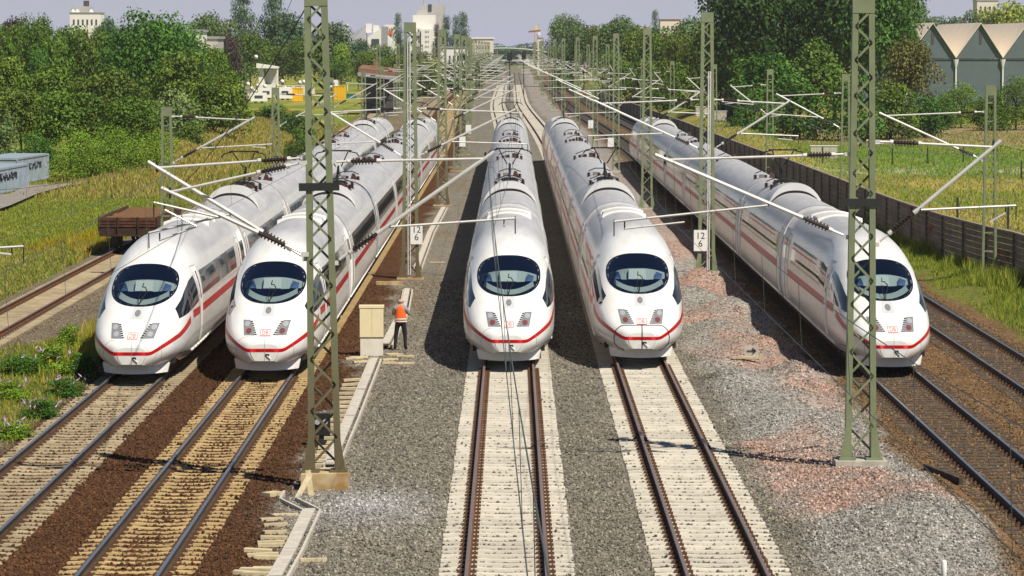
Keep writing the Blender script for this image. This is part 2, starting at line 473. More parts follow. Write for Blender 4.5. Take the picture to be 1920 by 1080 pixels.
def zone_col(x, y):
    """albedo of the loose stone at a place"""
    x = np.asarray(x, float); y = np.asarray(y, float)
    xs = x - shift(y)
    sh = xs.shape
    wob = (fbm(x * .8, y * .45, 21, 4) - .5)
    brown = np.array([.088, .041, .018]); grey = np.array([.205, .187, .150]); red = np.array([.37, .255, .205])
    pale = np.array([.37, .36, .36]); tan = np.array([.17, .105, .052]); gb = np.array([.185, .15, .105]); green = np.array([.16, .19, .03])
    straw = np.array([.30, .22, .07])
    def mixc(a, b, t): return a * (1 - t[..., None]) + b * t[..., None]
    c = np.broadcast_to(brown, sh + (3,)).copy()
    c = mixc(c, np.broadcast_to(grey, c.shape), sstep(-5.25, -4.55, xs + wob * 1.6))
    # strewn pale fresh stone round the near mast
    c = mixc(c, np.broadcast_to(pale, c.shape), np.exp(-((xs + 3.2) / 1.25) ** 2 - ((y - 76.2) / 3.2) ** 2) * sstep(.25, .6, fbm(x * .9, y * .5, 33, 3) + .22))
    # brownish dirt behind the masts of the middle row
    c = mixc(c, np.broadcast_to(gb, c.shape), sstep(.52, .66, fbm(x * .5, y * .08, 27, 3)) * sstep(-5, -4, xs) * (1 - sstep(-3.6, -2.6, xs)) * .7)
    hz = sstep(5.6, 6.3, xs + wob * 1.1) * (1 - sstep(9.2, 9.9, xs + wob * 1.2))
    rb = sstep(.33, .55, fbm(x * .33, y * .13, 45, 4)) * (1 - .7 * sstep(190, 240, y)) * (.55 + .45 * sstep(.3, .6, fbm(x * 1.3, y * .6, 47, 3)))
    hc = mixc(np.broadcast_to(np.array([.29, .275, .25]), c.shape), np.broadcast_to(red, c.shape), rb)
    c = mixc(c, hc, hz)
    c = mixc(c, np.broadcast_to(tan, c.shape), sstep(9.3, 9.9, xs + wob * 1.2))
    c = mixc(c, np.broadcast_to(green, c.shape), sstep(17.2, 18.0, xs + wob * 1.3) * .9)
    lf = 1 - sstep(-13.0, -12.3, xs + wob)
    c = mixc(c, np.broadcast_to(gb, c.shape), lf)
    dirt = lf * sstep(.42, .58, fbm(x * .35, y * .10, 55, 3)) * (1 - sstep(.5, 1.6, np.abs(xs + 14.3)))
    c = mixc(c, np.broadcast_to(straw * .8, c.shape), dirt * .8)
    c = mixc(c, np.broadcast_to(np.array([.36, .32, .25]), c.shape), lf * (1 - sstep(.5, .9, np.abs(xs + 18.45))) * sstep(.4, .55, fbm(x * .6, y * .1, 61, 3)))
    c = mixc(c, np.broadcast_to(green, c.shape), 1 - sstep(-20.6, -19.9, xs + wob * .8))
    # rusty brake dust on the far part of the middle ground
    c = c * (.86 + .28 * fbm(x * .7, y * .35, 71, 3))[..., None]
    return c
# ------------------------------------------------------------------ ground sheets
def grid_mesh(name, xs, ys, zf, cf, material, smooth=True):
    X, Y = np.meshgrid(xs, ys)
    Z = zf(X, Y)
    v = np.stack([X, Y, Z], -1).reshape(-1, 3)
    nx, ny = len(xs), len(ys)
    i = np.arange(nx - 1)[None, :] + nx * np.arange(ny - 1)[:, None]
    f = np.stack([i, i + 1, i + nx + 1, i + nx], -1).reshape(-1, 4)
    return np_mesh(name, v, f, material, smooth, attrs={'col': cf(X, Y).reshape(-1, 3)})

ys = np.concatenate([np.arange(30, 58, 1.0), np.arange(58, 135, .25), np.arange(135, 420, 1.2), np.arange(420, 1500, 8)])
ballast = link('ballast', grid_mesh('ballast', np.arange(-22.5, 19.6, .3), ys, gz, zone_col, M['gravel']))
tag(ballast, kind='structure')

def meadow_col(X, Y):
    g1 = np.array([.15, .205, .022]); g2 = np.array([.26, .26, .045]); straw = np.array([.40, .31, .09]); bright = np.array([.095, .22, .02]); earth = np.array([.32, .215, .125])
    def mx(a, b, t): return a * (1 - t[..., None]) + b * t[..., None]
    c = mx(np.broadcast_to(g1, X.shape + (3,)), np.broadcast_to(g2, X.shape + (3,)), sstep(.38, .62, fbm(X * .09, Y * .05, 91, 4)))
    c = mx(c, np.broadcast_to(straw, c.shape), sstep(.55, .70, fbm(X * .16 + 9, Y * .06, 95, 4)) * .6)
    # dry slope left of the tracks
    c = mx(c, np.broadcast_to(straw, c.shape), np.exp(-((X + 26.5) / 6.0) ** 2) * sstep(236, 262, Y) * (1 - sstep(400, 450, Y)))
    # strips in the field on the right
    rt = sstep(19, 22, X)
    c = mx(c, np.broadcast_to(bright, c.shape), rt * sstep(268, 290, Y + 22 * (fbm(X * .1, Y * .05, 5, 3) - .5)) * (1 - sstep(335, 370, Y)) * .6)
    c = mx(c, np.broadcast_to(np.array([.42, .42, .34]), c.shape), rt * np.exp(-((Y - 283 - X * .15) / 5.0) ** 2) * sstep(.45, .6, fbm(X * .5, Y * .2, 15, 3)) * .7)
    c = mx(c, np.broadcast_to(earth, c.shape), rt * sstep(352, 372, Y + 26 * (fbm(X * .09, Y * .03, 7, 3) - .5) - (X - 30) * .2) * (1 - sstep(440, 470, Y)) * sstep(25, 33, X) * .85)
    c = mx(c, np.broadcast_to(straw, c.shape), rt * sstep(.5, .62, fbm(X * .12, Y * .05, 17, 3)) * (1 - sstep(262, 276, Y)) * .6)
    c = mx(c, np.broadcast_to(straw * .9, c.shape), np.exp(-((X - 23) / 4.0) ** 2) * sstep(270, 300, Y) * (1 - sstep(430, 470, Y)) * .8)
    return c
def meadow_z(X, Y):
    z = -.42 + .25 * (fbm(X * .07, Y * .05, 2, 3) - .5)
    z = z + .42 * (1 - sstep(0, 5, np.abs(np.where(X < 0, X + 24, X - 23)) - 3)) * 0
    z = z + 2.0 * np.exp(-((X + 28.5) / 3.6) ** 2) * sstep(244, 290, Y) * (1 - sstep(430, 520, Y))
    z = z + 1.7 * np.exp(-((X - 23.5) / 3.4) ** 2) * sstep(280, 330, Y) * (1 - sstep(480, 560, Y))
    z = np.where((X > -22.4) & (X < 19.5), -.62, z)
    return z
yl = np.concatenate([np.arange(60, 470, 2.0), np.arange(470, 1600, 12)])
tag(link('meadow', grid_mesh('meadow', np.concatenate([np.arange(-140, -60, 4), np.arange(-60, -22, .8)]), yl, meadow_z, meadow_col, M['meadow'])), kind='structure')
tag(link('meadow', grid_mesh('meadow', np.concatenate([np.arange(19.2, 70, .8), np.arange(70, 160, 4)]), yl, meadow_z, meadow_col, M['meadow'])), kind='structure')
b = MB(); b.face([(-4000, -400, -.8), (4000, -400, -.8), (4000, 9000, -.8), (-4000, 9000, -.8)])
m = mat('far_ground', (.10, .14, .05), .95, col2=(.20, .18, .08), nscale=.01)
tag(b.build('ground', m), kind='structure')

# asphalt path on the left
pl = [P(-60, 415, -.3), P(20, 388, -.3), P(70, 366, -.3), P(125, 351, -.3), P(205, 343, -.3)]
pr = [P(-60, 372, -.3), P(20, 366, -.3), P(52, 350.5, -.3), P(100, 348, -.3), P(205, 341.6, -.3)]
b = MB()
for i in range(len(pl) - 1):
    b.face([pl[i] + Vector((0, 0, .12)), pl[i + 1] + Vector((0, 0, .12)), pr[i + 1] + Vector((0, 0, .12)), pr[i] + Vector((0, 0, .12))][::1])
tag(b.build('path', M['path']), kind='structure')
# dirt lane across the right field
b = MB()
ln = [P(2000, 300, -.25), P(1890, 272, -.25), P(1800, 252, -.25), P(1700, 240, -.25)]
for i in range(3):
    o = Vector((0, 7, 0))
    b.face([ln[i], ln[i] + o, ln[i + 1] + o, ln[i + 1]])
tag(b.build('lane', M['path']), kind='structure')

# ------------------------------------------------------------------ loose stones on the ballast
rng = np.random.default_rng(5)
N = 150000
t = rng.random(N)
y = 60.0 * (150 / 60.0) ** (t ** 1.15)
x = (rng.random(N) * 2 - 1) * (y * .1475 + .4)
keep = (x > -17.0) & (x < 17.2) & ~((np.abs(x + 14.6) < 1.4) & (rng.random(N) < .7))
for d0, tx in ((101, -11.1), (102, -7.3), (106, -.07), (107, 3.97), (104, 11.45)):
    keep &= ~((np.abs(x - tx) < 1.2) & (y > d0 + 4))
for tx in (-.07, 3.97):
    keep &= ~((np.abs(x - tx) < 1.34) & (rng.random(N) < .45))
x, y = x[keep], y[keep]; n = len(x)
sz = rng.uniform(.020, .046, n)
z = gz(x, y) + sz * .25
for tx in (-11.2, -7.37, -.1, 4.03):
    z = np.where((np.abs(x - tx) < 1.33) & (np.abs(x - tx) > .95) & (rng.random(n) < .05), -.178, z)
oct_ = np.array([[1, 0, 0], [-1, 0, 0], [0, 1, 0], [0, -1, 0], [0, 0, 1], [0, 0, -1]], float)
tri = np.array([[0, 2, 4], [2, 1, 4], [1, 3, 4], [3, 0, 4], [2, 0, 5], [1, 2, 5], [3, 1, 5], [0, 3, 5]])
q = rng.normal(size=(n, 3, 3))
q, _ = np.linalg.qr(q)
sc3 = rng.uniform(.7, 1.35, (n, 6, 1))
v = (oct_[None] * sc3) @ q * sz[:, None, None]
v = v + np.stack([x, y, z], -1)[:, None, :]
f = (tri[None] + 6 * np.arange(n)[:, None, None]).reshape(-1, 3)
col = zone_col(x, y) * rng.choice([.45, .75, 1.0, 1.25, 1.75], n, p=[.17, .25, .28, .2, .1])[:, None]
col = np.clip(col, 0, .75)
st = link('ballast_stones', np_mesh('ballast_stones', v.reshape(-1, 3), f, M['stone'], False, attrs={'col': np.repeat(col, 6, 0)}))
tag(st, kind='stuff')

# ------------------------------------------------------------------ tracks
def rail_points(x0, off, y0, y1):
    yy = np.concatenate([np.arange(y0, min(y1, 300), 20.0), np.arange(300, y1, 8.0), [y1]])
    yy = np.unique(yy[(yy >= y0) & (yy <= y1)])
    return np.stack([x0 + shift(yy) + off, yy], -1)
PROF = [(-.072, -.172), (-.072, -.160), (-.012, -.140), (-.009, -.052), (-.036, -.040), (-.036, -.006), (-.028, .0), (.028, .0), (.036, -.006), (.036, -.040), (.009, -.052), (.012, -.140), (.072, -.160), (.072, -.172)]
def rail_mesh(x0, off, y0, y1, side, top):
    p = rail_points(x0, off, y0, y1)
    n, k = len(p), len(PROF)
    v = np.zeros((n, k, 3))
    for j, (px, pz) in enumerate(PROF):
        v[:, j, 0] = p[:, 0] + px; v[:, j, 1] = p[:, 1]; v[:, j, 2] = pz
    f, mi = [], []
    for i in range(n - 1):
        for j in range(k - 1):
            f.append((i * k + j, (i + 1) * k + j, (i + 1) * k + j + 1, i * k + j + 1))
            mi.append(1 if j in (5, 6, 7) else 0)
    return np_mesh('rail', v.reshape(-1, 3), f, [side, top], False, mi)
def sleeper_mesh(matl, kind):
    b = MB()
    if kind == 'wood':
        b.box(-1.3, 1.3, -.13, .13, -.36, -.176)
        return b.mesh('sleeper', matl)
    mid = {'new': -.193, 'tan': -.206, 'grey': -.196}[kind]
    st_ = [(-1.3, -.196), (-1.0, -.180), (-.55, -.177), (-.32, mid + .004), (0, mid), (.32, mid + .004), (.55, -.177), (1.0, -.180), (1.3, -.196)]
    for i in range(len(st_) - 1):
        (xa, za), (xb, zb) = st_[i], st_[i + 1]
        b.hexa([(xa, -.15, -.40), (xb, -.15, -.40), (xb, .15, -.40), (xa, .15, -.40), (xa, -.10, za), (xb, -.10, zb), (xb, .10, zb), (xa, .10, za)])
    return b.mesh('sleeper', matl)
SLP = {k: sleeper_mesh(M['sleeper_' + k], k) for k in ('new', 'tan', 'grey', 'wood')}
cb = MB()
for s1 in (-1, 1):
    for s2 in (-1, 1):
        xx = s1 * .755 + s2 * .125
        cb.box(xx - .055, xx + .055, -.07, .07, -.180, -.135)
        cb.box(xx - .02, xx + .02, -.025, .025, -.135, -.105)
CLIP = cb.mesh('rail_clips', M['clip'])

TRACKS = {
    0: ('overgrown siding with dusty sleepers and rusty rails under the rusty wagon', 'grey', M['rail_rust'], M['rail_top_rust'], 100, 230, 108, 520),
    1: ('outermost left track of dusty concrete sleepers beside the flowering weeds', 'grey', M['rail_dark'], M['rail_top'], 60, 104, 0, 1300),
    2: ('track of tan concrete sleepers in brown ballast below the second train', 'tan', M['rail_dark'], M['rail_top'], 60, 106, 0, 1300),
    3: ('new pale track with rust-brown rails straight below the middle train', 'new', M['rail_rust'], M['rail_top_rust'], 60, 109, 0, 1300),
    4: ('new pale track with rust-brown rails beside the reddish gravel heaps', 'new', M['rail_rust'], M['rail_top_rust'], 60, 110, 0, 1300),
    5: ('track of dark wooden sleepers below the train nearest the noise wall', 'wood', M['rail_dark'], M['rail_top'], 60, 108, 0, 1300),
    6: ('empty track of dark wooden sleepers along the weeds before the noise wall', 'wood', M['rail_dark'], M['rail_top'], 88, 190, 0, 1300),
}
SP = {0: .63, 1: .62, 2: .62, 3: .60, 4: .60, 5: .63, 6: .63}
for k, (lab, kind, side, top, ya, yb, _, yend) in TRACKS.items():
    t = thing('railway_track', lab, 'railway track', (TX[k], ya, 0), 0, 'parallel railway tracks')
    y0 = 40
    for s in (-1, 1):
        me = rail_mesh(0, s * .755, y0, yend, side, top)
        link('rail', me, t, (0, -ya, 0))
    yy = ya; clips = []
    while yy < yb:
        o = link('sleeper', SLP[kind], t, (random.uniform(-.015, .015), yy - ya, random.uniform(-.006, .004)))
        o.rotation_euler = (random.uniform(-.01, .01), 0, random.uniform(-.008, .008))
        yy += SP[k]; clips.append(yy - SP[k] - ya)
    cv = np.array([v_.co for v_ in CLIP.vertices]); cf = np.array([tuple(p_.vertices) for p_ in CLIP.polygons]); ca = np.array(clips)
    vv = cv[None] + np.stack([ca * 0, ca, ca * 0], -1)[:, None, :]; ff = (cf[None] + len(cv) * np.arange(len(ca))[:, None, None]).reshape(-1, 4)
    link('rail_fastenings', np_mesh('rail_fastenings', vv.reshape(-1, 3), ff, M['clip']), t)['kind'] = 'stuff'
    # sleepers further off, too small to pick apart
    src = np.array([vv.co for vv in SLP['wood'].vertices]); pf = np.array([tuple(p.vertices) for p in SLP['wood'].polygons])
    src[:, 2] = np.where(src[:, 2] > -.3, -.182, -.30); src[:, 1] *= .8
    far = np.arange(yb, min(yend, 900), SP[k])
    vv = src[None] + np.stack([shift(far), far - ya, far * 0], -1)[:, None, :]
    ff = (pf[None] + 8 * np.arange(len(far))[:, None, None]).reshape(-1, 4)
    o = link('sleepers', np_mesh('sleepers', vv.reshape(-1, 3), ff, M['sleeper_' + kind]), t)
    o['kind'] = 'stuff'

# ------------------------------------------------------------------ high speed trains
_su = np.sqrt(np.array([0, .1, .3, .6, 1, 1.5, 2, 3, 4, 5, 6.5, 8, 10.]))
_dense = np.linspace(0, _su[-1], 3000)
TW = pchip(_su, [.42, .64, .84, 1.0, 1.13, 1.235, 1.31, 1.395, 1.437, 1.46, 1.475, 1.475, 1.475], _dense)
TT = pchip(_su, [.98, 1.14, 1.25, 1.37, 1.52, 1.71, 1.90, 2.31, 2.73, 3.10, 3.52, 3.76, 3.88], _dense)
TB = pchip(_su, [.47, .43, .405, .39, .38, .37, .36, .35, .35, .35, .35, .35, .35], _dense)
TC = pchip(_su, [.82, .84, .87, .91, .96, 1.02, 1.08, 1.20, 1.30, 1.38, 1.45, 1.45, 1.45], _dense)
def _tab(T, u): return np.interp(np.sqrt(np.clip(u, 0, None)), _dense, T)
def hw(u, z):
    u, z = np.broadcast_arrays(np.asarray(u, float), np.asarray(z, float))
    w, zt, zb, zc = (_tab(T, u) for T in (TW, TT, TB, TC))
    k = sstep(0, 6.5, u)
    p = 2.7 - .1 * k; e = .315 + .105 * k
    tu = np.clip((z - zc) / (zt - zc), 0, 1)
    up = w * (1 - tu ** p) ** e
    tl = np.clip((zc - z) / (zc - zb), 0, 1)
    kl = sstep(0, 4.5, u)
    c = .34 * (1 - kl) + .15 * kl
    lo = w * (1 - c * tl ** (2.2 + 1.2 * kl))
    r = np.where(z >= zc, up, lo)
    return np.where(z > zt, zt - z, np.where(z < zb, z - zb, r))
def front_u(x, z):
    """how far behind the nose tip the skin is met at (x, z)"""
    x, z = np.broadcast_arrays(np.abs(np.asarray(x, float)), np.asarray(z, float))
    lo = np.zeros_like(x); hi = np.full_like(x, 12.0)
    for _ in range(36):
        mid = (lo + hi) / 2
        ok = hw(mid, z) >= x
        hi = np.where(ok, mid, hi); lo = np.where(ok, lo, mid)
    return hi
def skin(u, z, sgn=1, off=0.0):
    e = .01
    h = hw(u, z)
    du = (hw(u + e, z) - hw(np.maximum(u - e, 0), z)) / (e + np.minimum(e, u)); dz = (hw(u, z + e) - hw(u, z - e)) / (2 * e)
    du = np.clip(du, -60, 60); dz = np.clip(dz, -60, 60)
    n = np.stack([np.ones_like(h), -du, -dz], -1); n /= np.linalg.norm(n, axis=-1, keepdims=True)
    p = np.stack([np.maximum(h, 0), u, z], -1) + n * off
    p[..., 0] *= sgn
    return p
def front_pts(x, z, off=0.0):
    x = np.asarray(x, float); z = np.asarray(z, float)
    u = front_u(x, z)
    p = skin(u, z, 1, off)
    p[..., 0] = np.where(np.abs(x) < .25, x, np.sign(x) * p[..., 0])
    return p
def grid_faces(ny, nx):
    i = np.arange(nx - 1)[None, :] + nx * np.arange(ny - 1)[:, None]
    return np.stack([i, i + 1, i + nx + 1, i + nx], -1).reshape(-1, 4)
def superell(cz, rx, rz_up, rz_dn, n, k=64, ex=2.4):
    a = np.linspace(0, 2 * np.pi, k, endpoint=False)
    ca, sa = np.cos(a), np.sin(a)
    x = rx * np.sign(ca) * np.abs(ca) ** (2 / ex)
    z = np.where(sa >= 0, rz_up, rz_dn) * np.sign(sa) * np.abs(sa) ** (2 / ex) + cz
    return x * n, (z - cz) * n + cz
WC, WRX, WUP, WDN = 2.555, 1.0, .575, .545
def in_wind(x, z, s):
    zz = (z - WC) / np.where(z > WC, WUP, WDN)
    return (np.abs(x) / WRX) ** 2.4 + np.abs(zz) ** 2.4 < s ** 2.4

def shell_mesh(length, nose=True):
    if nose:
        u = np.concatenate([np.linspace(0, math.sqrt(1.6), 30) ** 2, np.arange(1.66, 5.8, .06), np.arange(5.9, 11, .35), np.linspace(11, length - .25, 6)])
    else:
        u = np.concatenate([[.12], np.linspace(.5, length - .5, 5), [length - .12]])
    nz = 65
    a = np.linspace(0, 1, nz)
    v = np.zeros((len(u), 2 * nz, 3))
    uu = u if nose else np.full_like(u, 12.0)
    zt, zb = _tab(TT, uu), _tab(TB, uu)
    tt = (1 - np.cos(a * np.pi)) / 2
    tt = .55 * tt + .45 * (1 - (1 - a) ** 2)
    Z = zb[:, None] + (zt - zb)[:, None] * tt[None]
    Xh = np.maximum(hw(uu[:, None], Z), 0)
    Xh[:, -1] = 0
    v[:, :nz, 0] = Xh; v[:, :nz, 2] = Z
    v[:, nz:, 0] = -Xh[:, ::-1]; v[:, nz:, 2] = Z[:, ::-1]
    v[..., 1] = u[:, None]
    k = 2 * nz
    f = []
    vv = v.reshape(-1, 3)
    for i in range(len(u) - 1):
        for j in range(k - 1):
            if j == nz - 1: continue
            q = (i * k + j, (i + 1) * k + j, (i + 1) * k + j + 1, i * k + j + 1)
            if nose and u[i] < 6.2:
                c = vv[list(q)].mean(0)
                if c[2] > 1.95 and in_wind(c[0], c[2], .955): continue
            f.append(q)
    fl = [tuple(int(z_) for z_ in q) for q in f]
    fl.append(tuple(range(k - 1, -1, -1)))
    e = (len(u) - 1) * k
    fl.append(tuple(e + j for j in range(k)))
    me = bpy.data.meshes.new('car_shell')
    me.from_pydata([tuple(p) for p in vv], [], fl)
    sm = np.ones(len(fl), bool); sm[-2:] = False
    me.polygons.foreach_set('use_smooth', sm)
    rz_ = sstep(2.95, 3.25, vv[:, 2])
    rf = rz_ * (sstep(6.5, 10.5, vv[:, 1]) if nose else 1.0)
    a_ = me.attributes.new('roof', 'FLOAT', 'POINT'); a_.data.foreach_set('value', rf.astype(np.float32))
    me.materials.append(M['white']); me.update()
    return me

def front_ring(s0, s1, off, name, matl, k=72):
    xs, zs = [], []
    for s in (s0, (s0 + s1) / 2, s1):
        x, z = superell(WC, WRX, WUP, WDN, s, k)
        xs.append(np.append(x, x[0])); zs.append(np.append(z, z[0]))
    p = front_pts(np.array(xs), np.array(zs), off)
    return np_mesh(name, p.reshape(-1, 3), grid_faces(3, k + 1)[:, ::-1], matl, True)
def front_disc(cx, cz, rx, rz_, off, name, matl, k=16, rings=3):
    a = np.linspace(0, 2 * np.pi, k + 1)
    rr = np.linspace(.02, 1, rings)[:, None]
    p = front_pts(cx + rr * rx * np.cos(a), cz + rr * rz_ * np.sin(a), off)
    return np_mesh(name, p.reshape(-1, 3), grid_faces(rings, k + 1)[:, ::-1], matl, True)
def front_quad(c, off, name, matl, nx=5, ny=6):
    """c: four (x,z) corners, top-left, top-right, bottom-right, bottom-left (seen from the front)"""
    c = np.array(c, float)
    s, t = np.meshgrid(np.linspace(0, 1, nx), np.linspace(0, 1, ny))
    g = ((1 - s) * (1 - t))[..., None] * c[0] + (s * (1 - t))[..., None] * c[1] + (s * t)[..., None] * c[2] + ((1 - s) * t)[..., None] * c[3]
    p = front_pts(g[..., 0], g[..., 1], off)
    return np_mesh(name, p.reshape(-1, 3), grid_faces(ny, nx)[:, ::-1], matl, True)
def side_patch(u0, u1, zf0, zf1, sgn, off, name, matl, nu=6, nz=4, main=False):
    """strip on the car side between heights zf0(u)..zf1(u)"""
    u = np.linspace(u0, u1, nu)
    t = np.linspace(0, 1, nz)[:, None]
    z = zf0(u)[None] * (1 - t) + zf1(u)[None] * t
    U = np.broadcast_to(u[None], z.shape)
    p = skin(np.full_like(U, 12.0) if main else U, z, sgn, off)
    if main: p[..., 1] = U
    f = grid_faces(nz, nu)
    return np_mesh(name, p.reshape(-1, 3), f if sgn > 0 else f[:, ::-1], matl, True)
def K(z): return lambda u: np.full_like(np.asarray(u, float), z)
def merge(parts, name):
    v, f, o = [], [], 0
    mats = []
    mi = []
    for me in parts:
        vv = np.array([p.co[:] for p in me.vertices]); v.append(vv)
        if me.materials[0] not in mats: mats.append(me.materials[0])
        for p in me.polygons:
            f.append(tuple(i + o for i in p.vertices)); mi.append(mats.index(me.materials[0]))
        o += len(vv)
    me = bpy.data.meshes.new(name)
    me.from_pydata([tuple(p) for p in np.concatenate(v)], [], f)
    me.polygons.foreach_set('material_index', np.array(mi, np.int32))
    me.polygons.foreach_set('use_smooth', np.ones(len(f), bool))
    for m_ in mats: me.materials.append(m_)
    return me

def bogie(parent, yc):
    b = MB()
    for s in (-1, 1):
        b.box(s * 1.02 - .07, s * 1.02 + .07, yc - 1.75, yc + 1.75, -0 + .42, .62)
        for yy in (-1.25, 1.25):
            b.lathe((s * .70, yc + yy, .46), (s * .84, yc + yy, .46), [(0, .46), (.6, .46), (.61, .42), (1, .40)], 18, 1)
            b.box(s * 1.10 - .09, s * 1.10 + .09, yc + yy - .16, yc + yy + .16, .32, .60)
        b.box(s * 1.12 - .05, s * 1.12 + .05, yc - .5, yc + .5, .22, .40)
    for yy in (-1.25, 1.25): b.tube((-.75, yc + yy, .46), (.75, yc + yy, .46), .09, 8, 1)
    return b.build('bogie', [M['under'], M['wheel']], parent)

def end_car(parent):
    LEN = 25.7
    car = link('end_car', shell_mesh(LEN), parent)
    # windscreen: black rim, pane, sky-tinted lining, desk behind it
    link('windscreen_frame', front_ring(.95, 1.0, .012, 'windscreen_frame', M['rim']), car)
    xs, zs = [], []
    for s in np.linspace(.02, .945, 12):
        x, z = superell(WC, WRX, WUP, WDN, s, 48); xs.append(np.append(x, x[0])); zs.append(np.append(z, z[0]))
    p = front_pts(np.array(xs), np.array(zs), .004)
    link('windscreen', np_mesh('windscreen', p.reshape(-1, 3), grid_faces(12, 49)[:, ::-1], M['glass'], True), car)
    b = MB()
    # cab behind the pane, navy in place of the sky's reflection
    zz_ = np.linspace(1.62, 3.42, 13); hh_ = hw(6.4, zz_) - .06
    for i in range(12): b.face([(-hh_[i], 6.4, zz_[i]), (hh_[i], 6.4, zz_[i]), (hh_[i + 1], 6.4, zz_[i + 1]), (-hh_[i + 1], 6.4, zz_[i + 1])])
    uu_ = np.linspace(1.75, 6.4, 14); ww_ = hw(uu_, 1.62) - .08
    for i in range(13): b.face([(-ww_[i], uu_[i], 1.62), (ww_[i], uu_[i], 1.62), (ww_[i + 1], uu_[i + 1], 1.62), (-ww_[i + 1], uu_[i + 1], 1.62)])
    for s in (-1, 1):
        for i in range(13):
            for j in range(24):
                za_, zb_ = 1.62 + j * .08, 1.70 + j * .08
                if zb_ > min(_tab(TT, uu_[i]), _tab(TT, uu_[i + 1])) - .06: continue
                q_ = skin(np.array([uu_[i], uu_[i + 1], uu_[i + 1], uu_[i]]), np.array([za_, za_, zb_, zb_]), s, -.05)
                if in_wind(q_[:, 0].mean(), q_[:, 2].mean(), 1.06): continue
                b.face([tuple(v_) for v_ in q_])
    b.build('cab_lining', M['cab_sky_tint'], car)
    b = MB()
    seg = 12
    for i in range(seg):      # ledge just behind the pane
        a0, a1 = (-.80 + 1.6 * i / seg), (-.80 + 1.6 * (i + 1) / seg)
        zf = lambda a: 2.05 + .22 * (abs(a) / .8) ** 2
        ya = lambda a: float(front_u(a, zf(a))) + .16
        b.face([(a0, ya(a0), zf(a0) + .0), (a1, ya(a1), zf(a1) + .0), (a1 * .95, ya(a1) + .55, zf(a1) + .12), (a0 * .95, ya(a0) + .55, zf(a0) + .12)])
    b.build('desk_ledge', M['desk'], car)
    b = MB()
    top = lambda a: 2.70 - .16 * (abs(a) / .9) ** 2.2
    bot = lambda a: 2.34 + .03 * (abs(a) / .9)
    for i in range(16):
        a0, a1 = -.88 + 1.76 * i / 16, -.88 + 1.76 * (i + 1) / 16
        yb_ = lambda a: 4.25 + .25 * abs(a)
        b.face([(a0, yb_(a0) - .35, bot(a0)), (a1, yb_(a1) - .35, bot(a1)), (a1, yb_(a1), top(a1)), (a0, yb_(a0), top(a0))])
    b.build('desk_console', M['desk'], car)
    b = MB(); b.hexa([(-.3, 3.82, 2.38), (.27, 3.82, 2.38), (.27, 3.9, 2.38), (-.3, 3.9, 2.38), (-.28, 4.1, 2.68), (.25, 4.1, 2.68), (.25, 4.2, 2.68), (-.28, 4.2, 2.68)])
    b.build('desk_panel', M['desk2'], car)
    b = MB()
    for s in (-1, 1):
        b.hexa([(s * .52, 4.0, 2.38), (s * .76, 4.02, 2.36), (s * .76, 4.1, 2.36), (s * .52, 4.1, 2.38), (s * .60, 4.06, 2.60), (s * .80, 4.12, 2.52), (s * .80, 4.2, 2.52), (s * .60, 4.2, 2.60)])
    b.build('desk_recess', M['cab_sky_tint'], car)
    # wiper
    w = [(-.02, 2.02), (.02, 2.16), (.11, 2.30), (.13, 2.42), (.06, 2.50), (-.02, 2.50), (.0, 2.60)]
    pw = front_pts([p_[0] for p_ in w], [p_[1] for p_ in w], .035)
    b = MB(); b.path([tuple(p_) for p_ in pw], .016, 5)
    pw = front_pts([-.03, -.06, -.04], [2.02, 2.22, 2.42], .03); b.path([tuple(p_) for p_ in pw], .011, 5)
    b.build('wiper', M['black'], car)
    # round lamp on its grey field
    link('lamp_field', front_quad([(-.17, 2.0), (.17, 2.0), (.18, 1.70), (-.18, 1.70)], .004, 'lamp_field', mat_field), car)
    link('top_lamp', front_disc(0, 1.845, .088, .088, .010, 'top_lamp', M['lamp_grey']), car)
    for s in (-1, 1):
        c = [(s * .715, 1.60), (s * .50, 1.60), (s * .30, 1.215), (s * .63, 1.215)]
        if s > 0: c = [c[1], c[0], c[3], c[2]]
        h = link('headlight', front_quad(c, .006, 'headlight', M['lamp_grey']), car)
        link('lens', merge([front_disc(s * .575, 1.50, .085, .07, .012, 'lens', M['lamp_clear'], 12)], 'lens'), car)
        link('tail_lens', front_disc(s * .50, 1.325, .085, .07, .012, 'tail_lens', M['lamp_red'], 12), car)
        sl = []
        for i in range(7):
            z0 = 1.575 - i * .053; xx = .475 - i * .0285
            c = [(s * (xx + .012), z0), (s * (xx - .055), z0), (s * (xx - .065), z0 - .032), (s * (xx + .0), z0 - .032)]
            if s > 0: c = [c[1], c[0], c[3], c[2]]
            sl.append(front_quad(c, .007, 'vent', M['black'], 2, 2))
        link('lamp_vent', merge(sl, 'lamp_vent'), car)
    # emblem: red outlined plate with two letters
    zc = 1.285
    pl_ = [front_quad([(-.150, zc + .082), (.150, zc + .082), (.150, zc - .082), (-.150, zc - .082)], .006, 'emblem', M['logo_red'], 4, 3)]
    link('emblem_plate', pl_[0], car)
    inn = front_quad([(-.136, zc + .068), (.136, zc + .068), (.136, zc - .068), (-.136, zc - .068)], .009, 'emblem_field', M['sign'], 4, 3)
    link('emblem_field', inn, car)
    tm = text_mesh('DB', .145, M['logo_red'])
    co = np.array([v_.co[:] for v_ in tm.vertices])
    cx = (co[:, 0].min() + co[:, 0].max()) / 2
    pts = front_pts((co[:, 0] - cx) * 1.05, co[:, 1] - (co[:, 1].min() + co[:, 1].max()) / 2 + zc, .013)
    for v_, p_ in zip(tm.vertices, pts): v_.co = p_
    tm.flip_normals()
    link('emblem_letters', tm, car)
    # coupler hatch seam
    hx = [-.84, -.86, -.80, -.66, -.55, 0, .55, .66, .80, .86, .84, .72, .5]
